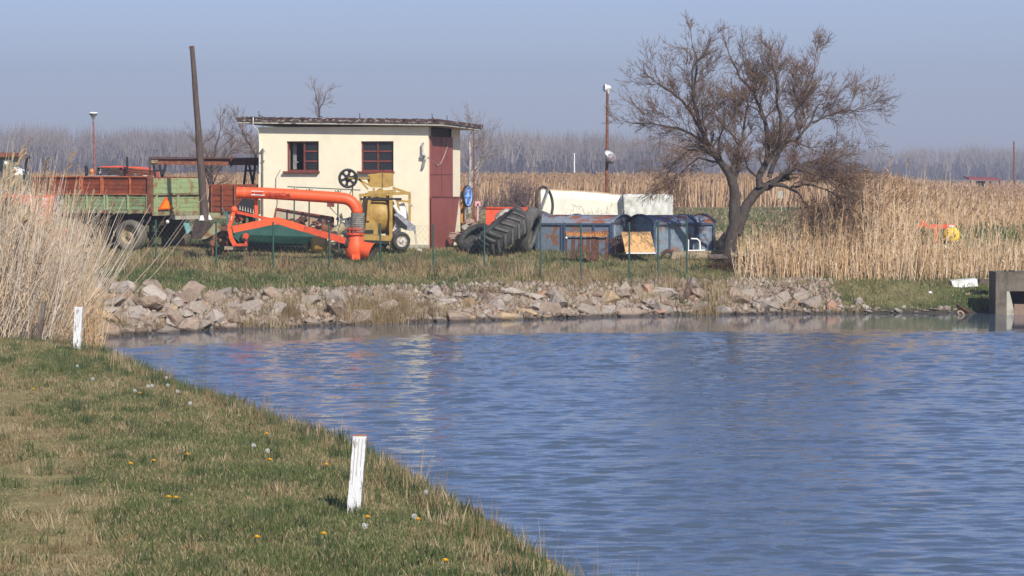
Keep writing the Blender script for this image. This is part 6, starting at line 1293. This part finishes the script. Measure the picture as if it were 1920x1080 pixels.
# ================================================================== FLOWERS
def ground_hit(px, py):
    q = ray_ground(px, py, 14, 46)
    return Vector((q[0], q[1], gz(*q))) if q else None
def dandelion(px, py, kind, label):
    g_ = ground_hit(px, py)
    if g_ is None: return
    h_ = .06 if kind == 'y' else .085; root = thing('dandelion', label, 'flower', g_, group='yellow dandelions' if kind == 'y' else 'dandelion seed heads')
    mb = MB(); mb.tube([g_, g_ + Vector((0, -.004, h_))], .002, 5); mb.build('stem', M_stem, root); c = g_ + Vector((0, -.004, h_)); mb = MB()
    if kind == 'y':
        for ring, (nn, rr, zz) in enumerate(((16, .024, .002), (13, .018, .008), (9, .011, .012))):
            for k in range(nn):
                t = k * 6.283 / nn + ring * .3; d = Vector((math.cos(t), math.sin(t), 0)); e = Vector((-d.y, d.x, 0)); P = [c + e * .002, c - e * .002, c + d * rr - e * .004 + Vector((0, 0, zz)), c + d * rr * 1.05 + Vector((0, 0, zz)), c + d * rr + e * .004 + Vector((0, 0, zz))]; mb.add(P, [(0, 1, 2, 3, 4)])
        mb.sphere(c + Vector((0, 0, .004)), .011, 8, 5, (1, 1, .7)); mb.build('petals', M_dand, root)
    else:
        rs = random.Random(int(px * 7 + py)); mb.sphere(c, .009, 8, 6)
        for k in range(90):
            d = Vector((rs.gauss(0, 1), rs.gauss(0, 1), rs.gauss(0, 1))).normalized(); a, u, v = frame_of(d); q = c + d * .015; mb.add([q, q + d * .005 + u * .004, q + d * .005 - u * .003 + v * .003, q + d * .005 - v * .004], [(0, 1, 2), (0, 2, 3), (0, 3, 1)])
        mb.build('seed_head', M_puff, root)
yel = [(288, 877, 'yellow dandelion alone in the middle of the near grass'), (245, 883, 'yellow dandelion left of the lone middle one'), (316, 947, 'left one of a pair of yellow dandelions in the lower grass'), (330, 948, 'right one of a pair of yellow dandelions in the lower grass'), (482, 1024, 'yellow dandelion lowest in the near grass'), (607, 1017, 'yellow dandelion below and left of the nearest white stake'), (689, 985, 'yellow dandelion right beside the foot of the nearest white stake'), (612, 884, 'yellow dandelion left of the nearest white stake at mid height'), (506, 875, 'yellow dandelion upper left of the nearest white stake'), (62, 740, 'yellow dandelion at the left edge of the grass'), (262, 747, 'yellow dandelion among the white seed heads'), (277, 699, 'yellow dandelion near the bank rim far up'), (351, 865, 'tiny yellow dandelion right of the lone middle one'), (500, 825, 'tiny yellow dandelion near the rim below the splinter'), (783, 989, 'yellow dandelion near the rim right of the white stake'), (950, 1022, 'yellow dandelion on the rim at the lower right'), (835, 1068, 'yellow dandelion at the bottom edge of the near bank'), (1025, 1068, 'yellow dandelion at the lower right tip of the bank')]
for px, py, lb in yel: dandelion(px, py, 'y', lb)
puf = [(174, 724, 'seed head at the far left of the seed heads'), (278, 738, 'seed head in the middle of the upper grass, largest of a cluster'), (285, 737, 'seed head touching the right of the largest one'), (253, 747, 'pale seed head left of the cluster'), (312, 721, 'seed head above the cluster, left of two'), (332, 722, 'seed head above the cluster, right of two'), (315, 736, 'seed head right of the cluster'), (333, 748, 'seed head lower right of the cluster'), (357, 771, 'lone seed head below and right of the cluster'), (378, 733, 'seed head on the rim, left of two touching'), (384, 735, 'seed head on the rim, right of two touching'), (421, 753, 'seed head on the rim above the green tuft'), (303, 700, 'seed head on the rim near the far stake'), (476, 853, 'seed head in the middle grass, upper of two'), (502, 863, 'seed head in the middle grass, lower of two'), (684, 1009, 'seed head below the nearest white stake'), (800, 943, 'seed head near the rim right of the nearest stake'), (777, 990, 'seed head beside the yellow flower near the rim'), (192, 659, 'seed head at the water corner beside the far white stake'), (145, 699, 'seed head below the far white stake')]
for px, py, lb in puf: dandelion(px, py, 'p', 'white dandelion ' + lb)
for ob in list(bpy.data.objects):
    if '_o' in ob: del ob['_o']
